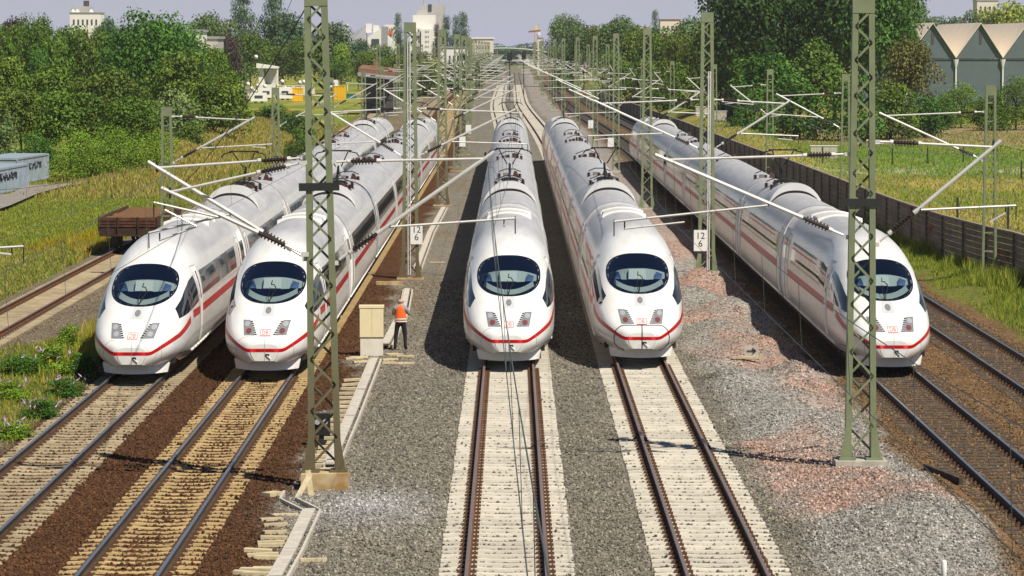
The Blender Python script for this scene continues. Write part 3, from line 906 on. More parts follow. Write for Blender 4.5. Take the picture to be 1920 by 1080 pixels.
    hz_ = [.62, .80, 1.03, 1.15, 1.178, 1.185, 1.178, 1.15, 1.03, .80, .62, .46, .40]
    hx = [-.5, -.72] + hx; hz_ = [.40, .46] + hz_
    tq = np.linspace(0, len(hx) - 1, 70)
    hx = np.interp(tq, np.arange(len(hx)), hx); hz_ = np.interp(tq, np.arange(len(hz_)), hz_)
    ph = front_pts(hx, hz_, .0)
    b = MB(); b.path([tuple(p_) for p_ in ph], .008, 4)
    zz = np.linspace(1.18, .46, 14); pc = front_pts(zz * 0, zz, .0); b.path([tuple(p_) for p_ in pc], .008, 4)
    link('hatch_seam', b.mesh('hatch_seam', M['seam']), car)
    b = MB(); b.path([tuple(p_) for p_ in ph], .019, 4); b.path([tuple(p_) for p_ in pc], .019, 4); SH['seam_bold'] = b.mesh('hatch_seam', M['black'])
    # tow eye
    h = link('tow_opening', front_quad([(.02, .685), (.14, .685), (.14, .60), (.02, .60)], .008, 'tow_opening', M['black'], 3, 3), car)
    ph = front_pts([.07, .12, .185], [.63, .605, .545], .03); b = MB(); b.path([tuple(p_) for p_ in ph], .014, 5)
    b.build('tow_hook', M['white_plain'], car)
    # red band: across the nose, then along each side
    xx = np.linspace(-1.27, 1.27, 61)
    zc_ = .79 + np.maximum(0, np.abs(xx) - .56) * .60
    zc_ = .79 + .60 * np.where(np.abs(xx) < .46, 0, np.where(np.abs(xx) > .66, np.abs(xx) - .56, (np.abs(xx) - .46) ** 2 / .4))
    ht = .050 + .03 * np.maximum(0, np.abs(xx) - .56)
    zz = np.stack([zc_ - ht, zc_, zc_ + ht]); XX = np.broadcast_to(xx, zz.shape)
    ps = front_pts(XX, zz, .005)
    fr = np_mesh('red_band', ps.reshape(-1, 3), grid_faces(3, 61), M['red'], True)
    ue = float(front_u(1.27, zc_[-1])); ze, he = zc_[-1], ht[-1]
    parts = [fr]
    zl = lambda u: np.where(u < 4.4, ze + (1.64 - ze) * np.clip((u - ue) / (4.4 - ue), 0, 1), 1.64)
    zh = lambda u: he + (.12 - he) * np.clip((u - ue) / (4.4 - ue), 0, 1)
    for s in (-1, 1):
        for (a0, a1) in ((ue - .03, 3.7), (4.35, 6.9), (7.0, 23.4)):
            parts.append(side_patch(a0, a1, lambda u: zl(u) - zh(u), lambda u: zl(u) + zh(u), s, .005, 'band', M['red'], 14))
    link('red_band', merge(parts, 'red_band'), car)
    for s in (-1, 1):
        # cab side window, a long wedge
        u = np.linspace(2.25, 6.05, 14)
        t = np.linspace(0, 1, 6)[:, None]
        z0 = np.interp(u, [2.25, 6.05], [1.66, 1.93]); z1 = np.interp(u, [2.25, 3.2, 4.2, 5.2, 6.05], [1.93, 2.13, 2.39, 2.61, 2.72])
        z = z0 * (1 - t) + z1 * t
        p = skin(u[None] + .33 * t * ((6.05 - u) / 3.8)[None] ** 3, z, s, .006)
        f = grid_faces(6, 14)
        link('cab_window', np_mesh('cab_window', p.reshape(-1, 3), f if s > 0 else f[:, ::-1], M['pglass'], True), car)
        link('door_seam', side_patch(6.35, 7.25, K(.62), K(2.98), s, .003, 'door_seam', M['seam'], 3, 10), car)
        link('door', side_patch(6.38, 7.22, K(.65), K(2.95), s, .007, 'door', M['white_plain'], 3, 10), car)
        link('door_window', side_patch(6.70, 6.92, K(1.95), K(2.80), s, .010, 'door_window', M['pglass'], 3, 6), car)
        for (a0, a1) in [(7.55 + i * 1.94, 7.55 + i * 1.94 + 1.90) for i in range(7)]:
            link('window', side_patch(a0, a1, K(2.03), K(2.78), s, .006, 'window', M['pglass'], 3, 6), car)
        link('door_seam', side_patch(22.25, 23.25, K(.60), K(2.98), s, .003, 'door_seam', M['seam'], 3, 10), car)
        link('door', side_patch(22.28, 23.22, K(.63), K(2.95), s, .007, 'door', M['white_plain'], 3, 10), car)
        link('door_window', side_patch(22.62, 22.88, K(1.95), K(2.80), s, .010, 'door_window', M['pglass'], 3, 6), car)
        link('window', side_patch(23.6, 25.0, K(2.03), K(2.78), s, .006, 'window', M['pglass'], 3, 6), car)
        b = MB()     # skirt groove and sill
        pq = skin(np.full(24, 0) + np.linspace(4.6, 25.2, 24), np.full(24, .52), s, .0)
        b.path([tuple(p_) for p_ in pq], .05, 5)
        b.build('sill', M['white_plain'], car, True)
        pq = skin(np.linspace(1.7, 3.4, 10), np.linspace(.66, .60, 10), s, .0)
        b = MB(); b.path([tuple(p_) for p_ in pq], .011, 4); b.build('apron_seam', M['black'], car)
    # snow plough
    prof = []
    for i in range(15):
        a = -1 + 2 * i / 14
        prof.append((a * .97, .50 + .80 * abs(a) ** 2.2))
    b = MB()
    for i in range(14):
        (xa, ya), (xb, yb_) = prof[i], prof[i + 1]
        b.hexa([(xa * .97, ya - .10, .15), (xb * .97, yb_ - .10, .15), (xb * .97, yb_ + .1, .15), (xa * .97, ya + .1, .15), (xa * 1.03, ya - .02, .43), (xb * 1.03, yb_ - .02, .43), (xb * 1.03, yb_ + .3, .43), (xa * 1.03, ya + .3, .43)])
    b.build('plough', M['white_plain'], car)
    b = MB(); b.box(-1.12, 1.12, 1.6, 25.3, .36, .55); b.box(-1.0, 1.0, 7.5, 19, .18, .36)
    b.build('underframe', M['under'], car)
    bogie(car, 5.2); bogie(car, 20.6)
    # roof covers
    for y0 in (17.6, 20.2):
        b = MB()
        for i in range(10):
            xa, xb = -.78 + .156 * i, -.78 + .156 * (i + 1)
            za = lambda x_: 3.90 - .16 * (x_ / .8) ** 2
            b.hexa([(xa, y0, za(xa) - .1), (xb, y0, za(xb) - .1), (xb, y0 + .5, za(xb) - .1), (xa, y0 + .5, za(xa) - .1), (xa, y0 + .1, za(xa) + .045), (xb, y0 + .1, za(xb) + .045), (xb, y0 + .5, za(xb) + .045), (xa, y0 + .5, za(xa) + .045)])
        b.build('roof_cover', M['panel'], car)
    b = MB()
    for i in range(10):
        xa, xb = -.7 + .14 * i, -.7 + .14 * (i + 1); za = lambda x_: 3.885 - .16 * (x_ / .8) ** 2
        b.hexa([(xa, 17.9, za(xa) - .1), (xb, 17.9, za(xb) - .1), (xb, 20.3, za(xb) - .1), (xa, 20.3, za(xa) - .1), (xa, 17.9, za(xa) + .02), (xb, 17.9, za(xb) + .02), (xb, 20.3, za(xb) + .02), (xa, 20.3, za(xa) + .02)])
    b.build('roof_hatch', M['panel'], car)
    # seam ring at the car end
    z = np.linspace(.4, 3.885, 40)
    b = MB()
    for s in (-1, 1):
        pq = skin(np.full(40, 12.0), z, s, .0); pq[:, 1] = 23.45
        b.path([tuple(p_) for p_ in pq], .016, 4)
    b.build('end_seam', M['seam'], car)
    return car

def insulator_stack(b, x, y, z, h=.32, r=.09):
    prof = []
    for i in range(5):
        prof += [(i / 5, r), (i / 5 + .09, r), (i / 5 + .1, r * .55), (i / 5 + .19, r * .55)]
    b.lathe((x, y, z), (x, y, z + h), prof, 8, 0)
def roof_z(x): return 3.89 - .19 * (abs(x) / .8) ** 2.4

def roof_cluster(b, y, wide=.62, n=5):
    for i in range(n):
        x = -wide + 2 * wide * i / (n - 1) + .05 * math.sin(i * 7.3 + y)
        insulator_stack(b, x, y + .25 * abs(x) + .2 * math.sin(i * 3.1 + y), roof_z(x) - .04, .22 + .06 * math.sin(i * 5.0))
    b.box(-.30, -.08, y - .12, y + .3, 3.86, 4.02, 2)
    b.hexa([(.12, y - .2, 3.86), (.42, y - .2, 3.84), (.42, y + .2, 3.84), (.12, y + .2, 3.86), (.2, y - .1, 4.12), (.32, y - .1, 4.10), (.32, y + .1, 4.10), (.2, y + .1, 4.12)], 0)
    b.path([(-wide, y, roof_z(wide) + .25), (-.2, y + .1, 4.2), (.2, y + .1, 4.2), (wide, y, roof_z(wide) + .25)], .022, 4, 1)

def middle_car(parent, y0, kind):
    LEN = 24.78
    car = link('middle_car', SH['mid'], parent, (0, y0, 0))
    if 'parts' not in SH:
        SH['parts'] = L = []
        for s in (-1, 1):
            L.append(('red_band', side_patch(1.5, 23.3, K(1.52), K(1.76), s, .005, 'red_band', M['red'], 3, 4, True)))
            for (d0) in (.55, 22.95):
                L.append(('door_seam', side_patch(d0, d0 + .95, K(.60), K(2.98), s, .003, 'door_seam', M['seam'], 3, 10, True)))
                L.append(('door', side_patch(d0 + .03, d0 + .92, K(.63), K(2.95), s, .007, 'door', M['white_plain'], 3, 10, True)))
                L.append(('door_window', side_patch(d0 + .34, d0 + .60, K(1.95), K(2.8), s, .010, 'door_window', M['pglass'], 3, 6, True)))
            for i in range(10):
                a0 = 2.0 + i * 2.06
                L.append(('window', side_patch(a0, a0 + 2.02, K(2.03), K(2.78), s, .006, 'window', M['pglass'], 3, 6, True)))
            pq = skin(np.full(2, 12.0), np.full(2, .52), s, 0); pq[:, 1] = (.3, LEN - .3)
            b = MB(); b.path([tuple(p_) for p_ in pq], .05, 5); L.append(('sill', b.mesh('sill', M['white_plain'], True)))
        b = MB(); b.box(-1.12, 1.12, .3, LEN - .3, .36, .55); b.box(-1.0, 1.0, 6.5, 18, .18, .36); L.append(('underframe', b.mesh('underframe', M['under'])))
        z = np.linspace(.4, 3.885, 30); b = MB()
        for yy in (1.65, LEN - 1.65):
            for s in (-1, 1):
                pq = skin(np.full(30, 12.0), z, s, .0); pq[:, 1] = yy
                b.path([tuple(p_) for p_ in pq], .014, 4)
        L.append(('end_seam', b.mesh('end_seam', M['seam'])))
        b = MB(); zz_ = np.linspace(.5, 3.78, 16); hh_ = hw(12.0, zz_) * .93
        for i in range(15): b.hexa([(-hh_[i], -.30, zz_[i]), (hh_[i], -.30, zz_[i]), (hh_[i], .14, zz_[i]), (-hh_[i], .14, zz_[i]), (-hh_[i + 1], -.30, zz_[i + 1]), (hh_[i + 1], -.30, zz_[i + 1]), (hh_[i + 1], .14, zz_[i + 1]), (-hh_[i + 1], .14, zz_[i + 1])])
        L.append(('bellows', b.mesh('bellows', M['black'])))
        for yc in (3.0, LEN - 3.0):
            o = bogie(None, yc); L.append(('bogie', o.data)); bpy.data.objects.remove(o)
    for nm, me in SH['parts']:
        link(nm, me, car)
    if kind == 'hood':
        if 'hood' not in SH:
            # low dome that runs down to the roof behind the front lip
            nu, nx = 14, 17
            a = np.linspace(-1, 1, nx); tt = np.linspace(0, 1, nu)
            A, T = np.meshgrid(a, tt)
            x = A * 1.17
            base = np.array([[roof_z_main(abs(v_)) for v_ in r] for r in x])
            hgt = .40 * np.sqrt(np.clip(1 - np.abs(A) ** 2.2, 0, 1)) * np.clip(1 - T ** 2.2, 0, 1)
            p = np.stack([x, T * 5.2, base + hgt - .015], -1)
            me1 = np_mesh('roof_hood', p.reshape(-1, 3), grid_faces(nu, nx), M['hoodw'], True)
            SH['hood'] = me1
            p2 = np.stack([np.stack([x[0], x[0] * 0 - .03, base[0] - .02], -1), np.stack([x[0], x[0] * 0 - .03, base[0] + hgt[0] * .25], -1)])
            SH['lip'] = np_mesh('hood_gap', p2.reshape(-1, 3), grid_faces(2, nx), M['black'], False)
            p3 = np.stack([np.stack([x[0], x[0] * 0 - .02, base[0] + hgt[0] * .25], -1), np.stack([x[0], x[0] * 0, base[0] + hgt[0] - .015], -1)])
            SH['lip2'] = np_mesh('hood_front', p3.reshape(-1, 3), grid_faces(2, nx), M['hoodw'], True)
            b = MB()
            roof_cluster(b, 17.2, .5, 4)
            SH['hoodgear'] = b.mesh('roof_gear', [M['insul_red'], M['black'], M['gear_grey']])
            b = MB()
            roof_cluster(b, 19.3, .62, 5)
            SH['hoodgear2'] = b.mesh('roof_gear', [M['insul_red'], M['black'], M['gear_grey']])
            b = MB()     # raised collector with its wide bow
            b.box(-.35, .35, 17.9, 18.7, 4.05, 4.13)
            b.tube((0, 17.95, 4.12), (0, 19.3, 4.72), .05, 6)
            for s in (-1, 1):
                b.tube((s * .12, 19.3, 4.72), (s * .46, 18.15, 5.38), .026, 5)
                b.path([(s * .5, 18.1, 5.40), (s * .82, 18.1, 5.33), (s * .95, 18.1, 5.18)], .025, 4)
            b.box(-.60, .60, 18.0, 18.1, 5.40, 5.45); b.box(-.60, .60, 18.3, 18.4, 5.40, 5.45)
            SH['panto'] = b.mesh('current_collector', M['black'])
        for nm, k2, yy in (('roof_hood', 'hood', 11.4), ('hood_gap', 'lip', 11.4), ('hood_front', 'lip2', 11.4), ('roof_gear', 'hoodgear', 0), ('roof_gear', 'hoodgear2', 0), ('current_collector', 'panto', 0)):
            link(nm, SH[k2], car, (0, yy, 0))
    else:
        if 'gear' + kind not in SH:
            b = MB()
            if kind == 'a': roof_cluster(b, 5.0, .62, 6)
            elif kind == 'b': roof_cluster(b, 3.0, .5, 3)
            else: roof_cluster(b, 12.0, .62, 7)
            SH['gear' + kind] = b.mesh('roof_gear', [M['insul_red'], M['black'], M['gear_grey']])
        link('roof_gear', SH['gear' + kind], car)
    return car
def roof_z_main(x):
    lo, hi = 1.5, 3.889
    for _ in range(40):
        mid = (lo + hi) / 2
        if hw(12.0, mid) >= x: lo = mid
        else: hi = mid
    return lo
mat_field = mat('lamp_field_grey', (.56, .57, .58), .4)
M['hoodw'] = mat('hood_white', (.62, .62, .62), .35, noise=.08, nscale=1.2)
M['gear_grey'] = mat('roof_gear_grey', (.22, .20, .19), .6, noise=.3)
SH = {'mid': shell_mesh(24.78, False)}
TRAIN_Y = {1: 103.2, 2: 104.4, 3: 107.6, 4: 108.7, 5: 105.6}
LAB = {1: 'white high-speed train at the outer left beside the rusty wagon',
       2: 'white high-speed train passing behind the tall lattice mast by the worker\'s cabinet',
       3: 'white high-speed train on the middle pale track with two wires crossing its windscreen',
       4: 'white high-speed train with bold black seam around its nose hatch',
       5: 'white high-speed train nearest the noise wall, its flank in shade beside gravel heaps'}
SH = SH
t1 = thing('express_train', LAB[1], 'train', (TX[1], TRAIN_Y[1], 0), 0, 'high-speed trains parked side by side')
ec = end_car(t1)
for i, kd in enumerate(['hood', 'b', 'a', 'c', 'b', 'hood']):
    middle_car(t1, 25.72 + i * 24.78, kd)
rear = copy_tree(ec, t1)
rear.location = (0, 2 * 25.72 + 6 * 24.78, 0); rear.rotation_euler = (0, 0, math.pi)
for k in (2, 3, 4, 5):
    c = copy_tree(t1)
    c['label'] = LAB[k]; c.location = (TX[k], TRAIN_Y[k], 0)
    if k == 4:
        for ch in KIDS[c.name]:
            for g in KIDS.get(ch.name, []):
                if g.name.startswith('hatch_seam'):
                    g.data = SH['seam_bold']; g['label'] = 'bold black hatch seam'

for ch in KIDS[t1.name]:
    for g in KIDS.get(ch.name, []):
        if g.name.split('.')[0] == 'tail_lens':
            g.material_slots[0].link = 'OBJECT'; g.material_slots[0].material = M['lamp_clear']
# ------------------------------------------------------------------ overhead line masts
MC = {}
def hx_at(z, h, wb, wt): return wb + (wt - wb) * np.clip(z / h, 0, 1)
def big_mast_meshes(h=11.0, wb=.30, wt=.185, dep=.26, mt='mast'):
    key = ('big', h, mt)
    if key in MC: return MC[key]
    out = []
    for s in (-1, 1):
        b = MB()
        # channel leg: web facing out, two flanges
        for (o0, o1, ya, yb) in ((.045, .07, -dep / 2, dep / 2), (-.07, .045, -dep / 2, -dep / 2 + .02), (-.07, .045, dep / 2 - .02, dep / 2)):
            xb, xt = wb, wt
            l0, l1 = (s * (xb + o0), s * (xb + o1)), (s * (xt + o0), s * (xt + o1))
            if s < 0: l0, l1 = l0[::-1], l1[::-1]
            b.hexa([(l0[0], ya, 0), (l0[1], ya, 0), (l0[1], yb, 0), (l0[0], yb, 0), (l1[0], ya, h), (l1[1], ya, h), (l1[1], yb, h), (l1[0], yb, h)])
        # foot gussets
        b.hexa([(s * (wb + .19) - .012, -dep / 2 - .012, 0), (s * (wb - .07) + .012, -dep / 2 - .012, 0), (s * (wb - .07) + .012, -dep / 2 - .002, 0), (s * (wb + .19) - .012, -dep / 2 - .002, 0),
                (s * (wb + .072), -dep / 2 - .012, .75), (s * (wb - .06), -dep / 2 - .012, .75), (s * (wb - .06), -dep / 2 - .002, .75), (s * (wb + .072), -dep / 2 - .002, .75)])
        b.box(s * (wb + .02) - .2, s * (wb + .02) + .2, -dep / 2 - .1, dep / 2 + .1, -.02, .03)
        out.append(('leg', b.mesh('leg', M[mt])))
    z = .15; k = 0
    while z < h - .6:
        z1 = z + .62 - .012 * k
        for (yy, sg) in ((-dep / 2 + .006, 1), (dep / 2 - .006, -1)):
            s = sg * (1 if k % 2 == 0 else -1)
            b = MB()
            b.bar((-s * hx_at(z, h, wb, wt), yy, z), (s * hx_at(z1, h, wb, wt), yy, z1), .055, .012, 0, (0, 1, 0))
            out.append(('brace', b.mesh('brace', M[mt])))
        z = z1; k += 1
    b = MB(); b.box(-wt - .075, wt + .075, -dep / 2 - .01, dep / 2 + .01, h - .42, h); out.append(('cap_plate', b.mesh('cap_plate', M[mt])))
    MC[key] = out
    return out
def far_mast_mesh(h, wb, wt, dep, ladder=False):
    key = ('far', h, wb, ladder)
    if key in MC: return MC[key]
    b = MB()
    lw = .05 if ladder else .065
    for s in (-1, 1):
        b.hexa([(s * wb - lw, -dep / 2, 0), (s * wb + lw, -dep / 2, 0), (s * wb + lw, dep / 2, 0), (s * wb - lw, dep / 2, 0),
                (s * wt - lw, -dep / 2, h), (s * wt + lw, -dep / 2, h), (s * wt + lw, dep / 2, h), (s * wt - lw, dep / 2, h)])
    m0 = b.mesh('mast_legs', M['mast'])
    c = MB(); z = .3; k = 0
    while z < h - .4:
        z1 = z + (.78 if ladder else .62)
        s = 1 if k % 2 == 0 else -1
        if ladder:
            c.bar((-hx_at(z, h, wb, wt), 0, z), (hx_at(z, h, wb, wt), 0, z), .09, .06)
        else:
            for yy, q in ((-dep / 2, s), (dep / 2 - .02, -s)):
                c.bar((-q * hx_at(z, h, wb, wt), yy, z), (q * hx_at(z1, h, wb, wt), yy, z1), .06, .02, 0, (0, 1, 0))
        z = z1; k += 1
    c.box(-wt - lw + .002, wt + lw - .002, -dep / 2 + .002, dep / 2 - .002, h - .4, h - .002)
    MC[key] = [('mast_legs', m0), ('rungs' if ladder else 'lattice', c.mesh('lattice', M['mast']))]
    return MC[key]
def ribbed(b, p0, p1, r=.085, n=7, mi=0):
    prof = [(0, .035)]
    for i in range(n):
        t = .1 + .8 * i / n
        prof += [(t, r * .5), (t + .01, r), (t + .8 / n * .45, r), (t + .8 / n * .5, r * .5)]
    prof.append((1, .035))
    b.lathe(p0, p1, prof, 8, mi)
def lerp(a, b, t): return tuple(a[i] + (b[i] - a[i]) * t for i in range(3))
def cantilever_meshes(sg, reach, root, ztie, ztip, zbase, tip_over, reg=(.36, .75, 5.95, 5.75), key=None):
    key = ('cant', sg, reach, root, ztie, ztip, zbase, tip_over, reg)
    if key in MC: return MC[key]
    tip = (sg * (reach + tip_over), 0, ztip)
    base = (sg * root, 0, zbase)
    t0 = (sg * root, 0, ztie)
    L = math.dist(base, tip)
    a = MB()
    a.tube(lerp(base, tip, 1.25 / L), lerp(base, tip, 1.03), .047, 8)
    a.tube(lerp(base, tip, .12 / L), lerp(base, tip, .42 / L), .03, 6)
    tend = lerp(base, tip, .965)
    Lt = math.dist(t0, tend)
    a.tube(lerp(t0, tend, 1.05 / Lt), tend, .030, 8)
    a.tube(lerp(t0, tend, 0), lerp(t0, tend, .35 / Lt), .028, 6)
    for (q0, q1, c_) in ((base, tip, 1.22 / L), (base, tip, .45 / L), (t0, tend, 1.03 / Lt), (t0, tend, .36 / Lt)):
        a.tube(lerp(q0, q1, c_ - .05 / L), lerp(q0, q1, c_ + .05 / L), .058, 8)
    a.box(sg * root - .10, sg * root + .08, -.05, .05, zbase - .05, zbase + .05)
    a.box(sg * root - .10, sg * root + .08, -.05, .05, ztie - .04, ztie + .04)
    fr, over, zr0, zr1 = reg
    rs = lerp(base, tip, fr); re = (sg * (reach + over), -.02, zr1)
    rs = (rs[0], -.06, rs[2] - .06)
    a.tube(rs, re, .030, 6)
    d = MB()
    d.tube((rs[0], -.05, rs[2] - .02), (rs[0], 0, rs[2] + .08), .03, 5)
    arm0 = (re[0] - sg * .25, -.04, re[2] - .05); arm1 = (sg * (reach - .12), -.04, 5.62)
    a.tube((arm0[0], -.04, arm0[2] - .12), (arm1[0], -.04, arm1[2] + .02), .022, 5)
    d.path([(arm0[0], -.03, re[2]), (arm0[0], -.04, arm0[2] - .14)], .018, 4)
    d.path([(re[0], -.02, re[2] + .05), (re[0], -.02, re[2] - .35)], .014, 4)
    d.tube((tip[0] - sg * .1, 0, tip[2] + .06), (tip[0] - sg * .1, 0, tip[2] - .18), .03, 5)
    i = MB()
    ribbed(i, lerp(base, tip, .46 / L), lerp(base, tip, 1.2 / L))
    i2 = MB(); ribbed(i2, lerp(t0, tend, .38 / Lt), lerp(t0, tend, 1.0 / Lt), .08)
    MC[key] = [('cantilever', a.mesh('cantilever', M['galv'], False)), ('bracket', d.mesh('bracket', M['mast_dark'])), ('insulator', i.mesh('insulator', M['insul'])), ('insulator', i2.mesh('insulator', M['insul']))]
    return MC[key]
def add_cant(mast, *args, **kw):
    (na, a), (nd, d), (ni, i), (_, i2) = cantilever_meshes(*args, **kw)
    c = link(na, a, mast)
    link(nd, d, c); link(ni, i, c); link(ni, i2, c)
    return c
FOUND = {}
def foundation(mast, rust, w=1.15, dd=.9, h=.5):
    k = (rust, w)
    if k not in FOUND:
        b = MB(); b.box(-w / 2, w / 2, -dd / 2, dd / 2, -h, -.021)
        FOUND[k] = b.mesh('foundation', M['concrete_rust' if rust else 'concrete'])
    return link('foundation', FOUND[k], mast)
def board(mast, x, zc, txt, w=.52, hgt=.86, y=-.19):
    b = MB(); b.box(x - w / 2, x + w / 2, y - .012, y + .012, zc - hgt / 2, zc + hgt / 2)
    s = b.build('sign_board', M['sign'], mast)
    b = MB(); b.box(x - .02, x + .02, y + .013, y + .06, zc - hgt / 2, zc + hgt / 2); b.build('board_holder', M['mast_dark'], s)
    if txt:
        me = text_mesh(txt, .40, M['ink'])
        o = link('digits', me, s); o.location = (x, y - .016, zc + .07); o.rotation_euler = (math.pi / 2, 0, 0)
    return s

MAST_GROUP = 'lattice masts of the overhead line'
D_MID = [79.9, 152.2, 222, 283, 325, 390, 455, 522, 590, 660, 730, 800, 880, 960, 1040]
D_RIGHT = [83.4, 150.0, 216.5, 281, 347, 413, 480, 547, 614, 682, 750, 820, 890, 960, 1040]
D_LEFT = [74.5, 152, 222, 290, 358, 425, 495, 565, 640, 720, 800]
D_WALL = [148, 206, 250, 312, 378, 440, 505, 570, 640, 720, 800]
CONST = {'mid': ('in the row between the second and middle train', -4.4), 'right': ('in the row along the reddish gravel heaps', 8.3)}
ORD = ['nearest', 'second', 'third', 'fourth', 'fifth', 'sixth', 'seventh', 'eighth', 'ninth', 'tenth', 'eleventh', 'twelfth', 'thirteenth', 'fourteenth', 'fifteenth']
def far_label(row, i): return f'small distant green lattice mast {row}'
for i, d in enumerate(D_MID):
    x = -4.4 + float(shift(d))
    z = .16 if i == 0 else -.16
    if i == 0: lab = 'tall green lattice mast on a rust-stained concrete block left of the middle tracks'
    elif i == 1: lab = 'green lattice mast with a white 12 6 board, just behind the orange-vested worker'
    elif i < 5: lab = f'{ORD[i]} green lattice mast going away behind the worker'
    else: lab = f'small distant green lattice mast left of the curving pale tracks, {ORD[i]} from the near end'
    m_ = thing('lattice_mast', lab, 'mast', (x + (.13 if i == 0 else 0), d, z), 0, MAST_GROUP if i < 5 else 'distant masts left of the pale tracks')
    if i == 0: m_.rotation_euler = (0, -R(.9), 0)
    if i < 3:
        for nm, me in big_mast_meshes(mt='mast_grimy'): link(nm, me, m_)
    else:
        for nm, me in far_mast_mesh(10.9, .28, .18, .24): link(nm, me, m_)
    foundation(m_, True, 1.15 if i else 1.06)
    if i == 0:
        add_cant(m_, -1, 2.9, .32, 7.15, 7.05, 4.85, .88, (.5, 1.0, 5.6, 5.5))
        c2 = add_cant(m_, -1, 2.9, .34, 7.05, 6.48, 4.97, .58, (.62, .85, 5.6, 6.20))
        for ch in [c2]: ch.location.y = -.22
        add_cant(m_, 1, 4.33, .32, 7.05, 7.15, 4.75, -.45, (.36, .1, 5.7, 5.70))
        b = MB(); b.box(-.46, .46, -.17, -.135, 6.40, 6.58); b.build('plate_bracket', M['mast_dark'], m_)
    else:
        add_cant(m_, -1, 2.9, .3, 7.3, 7.2, 5.2, .7)
        add_cant(m_, 1, 4.33, .3, 7.3, 7.2, 5.2, .1)
    if i == 1:
        board(m_, .27, 1.86, '12\n6')
        b = MB()
        for xx in (-.10, .0): b.tube((xx, -.16, .1), (xx, -.16, 10.2), .03, 5)
        b.build('cable_duct', M['galv'], m_)
    elif i in (3, 4): board(m_, .42, 2.3, None, .5, .8)
for i, d in enumerate(D_RIGHT):
    x = 8.3 + float(shift(d)) if i < 6 else 8.3 + float(shift(d)) + .3 * (i % 3)
    z = .03 if i == 0 else (.25 if i == 1 else -.1)
    if i == 0: lab = 'tall green lattice mast on a white concrete base among the gravel heaps'
    elif i == 1: lab = 'green lattice mast with a white 12 6 board standing behind a reddish heap'
    elif i < 5: lab = f'{ORD[i]} green lattice mast along the left side of the train by the noise wall'
    else: lab = f'small distant green lattice mast right of the curving pale tracks, {ORD[i]} from the near end'
    m_ = thing('lattice_mast', lab, 'mast', (x, d, z), 0, MAST_GROUP if i < 5 else 'distant masts right of the pale tracks')
    if i < 3:
        for nm, me in big_mast_meshes(): link(nm, me, m_)
    else:
        for nm, me in far_mast_mesh(10.9, .25, .17, .24): link(nm, me, m_)
    foundation(m_, False, 1.25)
    if i == 0:
        add_cant(m_, -1, 4.33, .33, 7.25, 7.18, 5.28, .45, (.43, 1.55, 5.9, 5.65))
        add_cant(m_, 1, 3.15, .33, 7.55, 7.5, 5.1, .05, (.37, .5, 6.0, 6.03))
        b = MB(); b.box(-.46, .46, -.17, -.135, 6.02, 6.2); b.build('plate_bracket', M['mast_dark'], m_)
    else:
        add_cant(m_, -1, 4.33, .3, 7.3, 7.2, 5.2, .35)
        add_cant(m_, 1, 3.15, .3, 7.3, 7.2, 5.2, .3)
    if i == 1:
        board(m_, -.27, 1.30, '12\n6', .56, .9)
        b = MB()
        for xx in (.02, .10): b.tube((xx, -.17, .0), (xx + .03, -.17, 8.5), .03, 5)
        b.build('cable_duct', M['galv'], m_)
    elif i in (3, 4): board(m_, -.42, 2.2, None, .5, .8)
for i, d in enumerate(D_LEFT):
    lab = 'slender ladder-like mast beside the rusty wagon' if i == 1 else ('slender lattice mast before the dry yellow slope' if i == 2 else ('ladder-like mast at the left edge carrying a tube end' if i == 0 else f'small distant mast along the outer left track, {ORD[i]} from the near end'))
    m_ = thing('track_mast', lab, 'mast', (-14.9 + float(shift(d)), d, -.15), 0, MAST_GROUP if i < 3 else 'distant masts along the outer left track')
    for nm, me in far_mast_mesh(7.35, .26, .17, .2, i % 2 == 1): link(nm, me, m_)
    foundation(m_, False, .8)
    add_cant(m_, 1, 3.8, .27, 6.95, 6.85, 4.95, -.1)
for i, d in enumerate(D_WALL):
    x = [20.1, 19.5, 18.3, 17.9, 17.5, 17.2, 17, 16.8, 16.5, 16.3, 16][i]
    lab = ['slender ladder mast on a white block in the weeds before the noise wall', 'slender ladder mast half hidden behind the near right lattice mast', 'slender ladder mast before the noise wall near the grassy mound'][i] if i < 3 else f'small distant ladder mast along the noise wall, {ORD[i]} from the near end'
    m_ = thing('track_mast', lab, 'mast', (x + (float(shift(d)) if i > 3 else 0), d, .12), 0, MAST_GROUP if i < 3 else 'distant ladder masts along the noise wall')
    for nm, me in far_mast_mesh(8.05, .27, .17, .2, True): link(nm, me, m_)
    foundation(m_, False, .85, .7, .7)
    add_cant(m_, -1, x - 15.6, .27, 6.95, 6.85, 4.9, .05)
# two further rows by the station throat
for i, d in enumerate([430, 520, 610, 700, 790, 880, 970]):
    for xx, rr in ((-15.5, 3.8), (12.9, 3.0)):
        m_ = thing('track_mast', f"faint far mast in the overhead line tangle {'left' if xx < 0 else 'right'} of the pale tracks, {ORD[i]} of seven", 'mast', (xx + float(shift(d)) + .4 * (i % 3), d + 17 * (xx > 0), -.2), 0, 'far masts in the station approach')
        for nm, me in far_mast_mesh(10.2, .25, .17, .24): link(nm, me, m_)
        add_cant(m_, 1 if xx < 0 else -1, rr, .3, 7.2, 7.1, 5.2, .3)

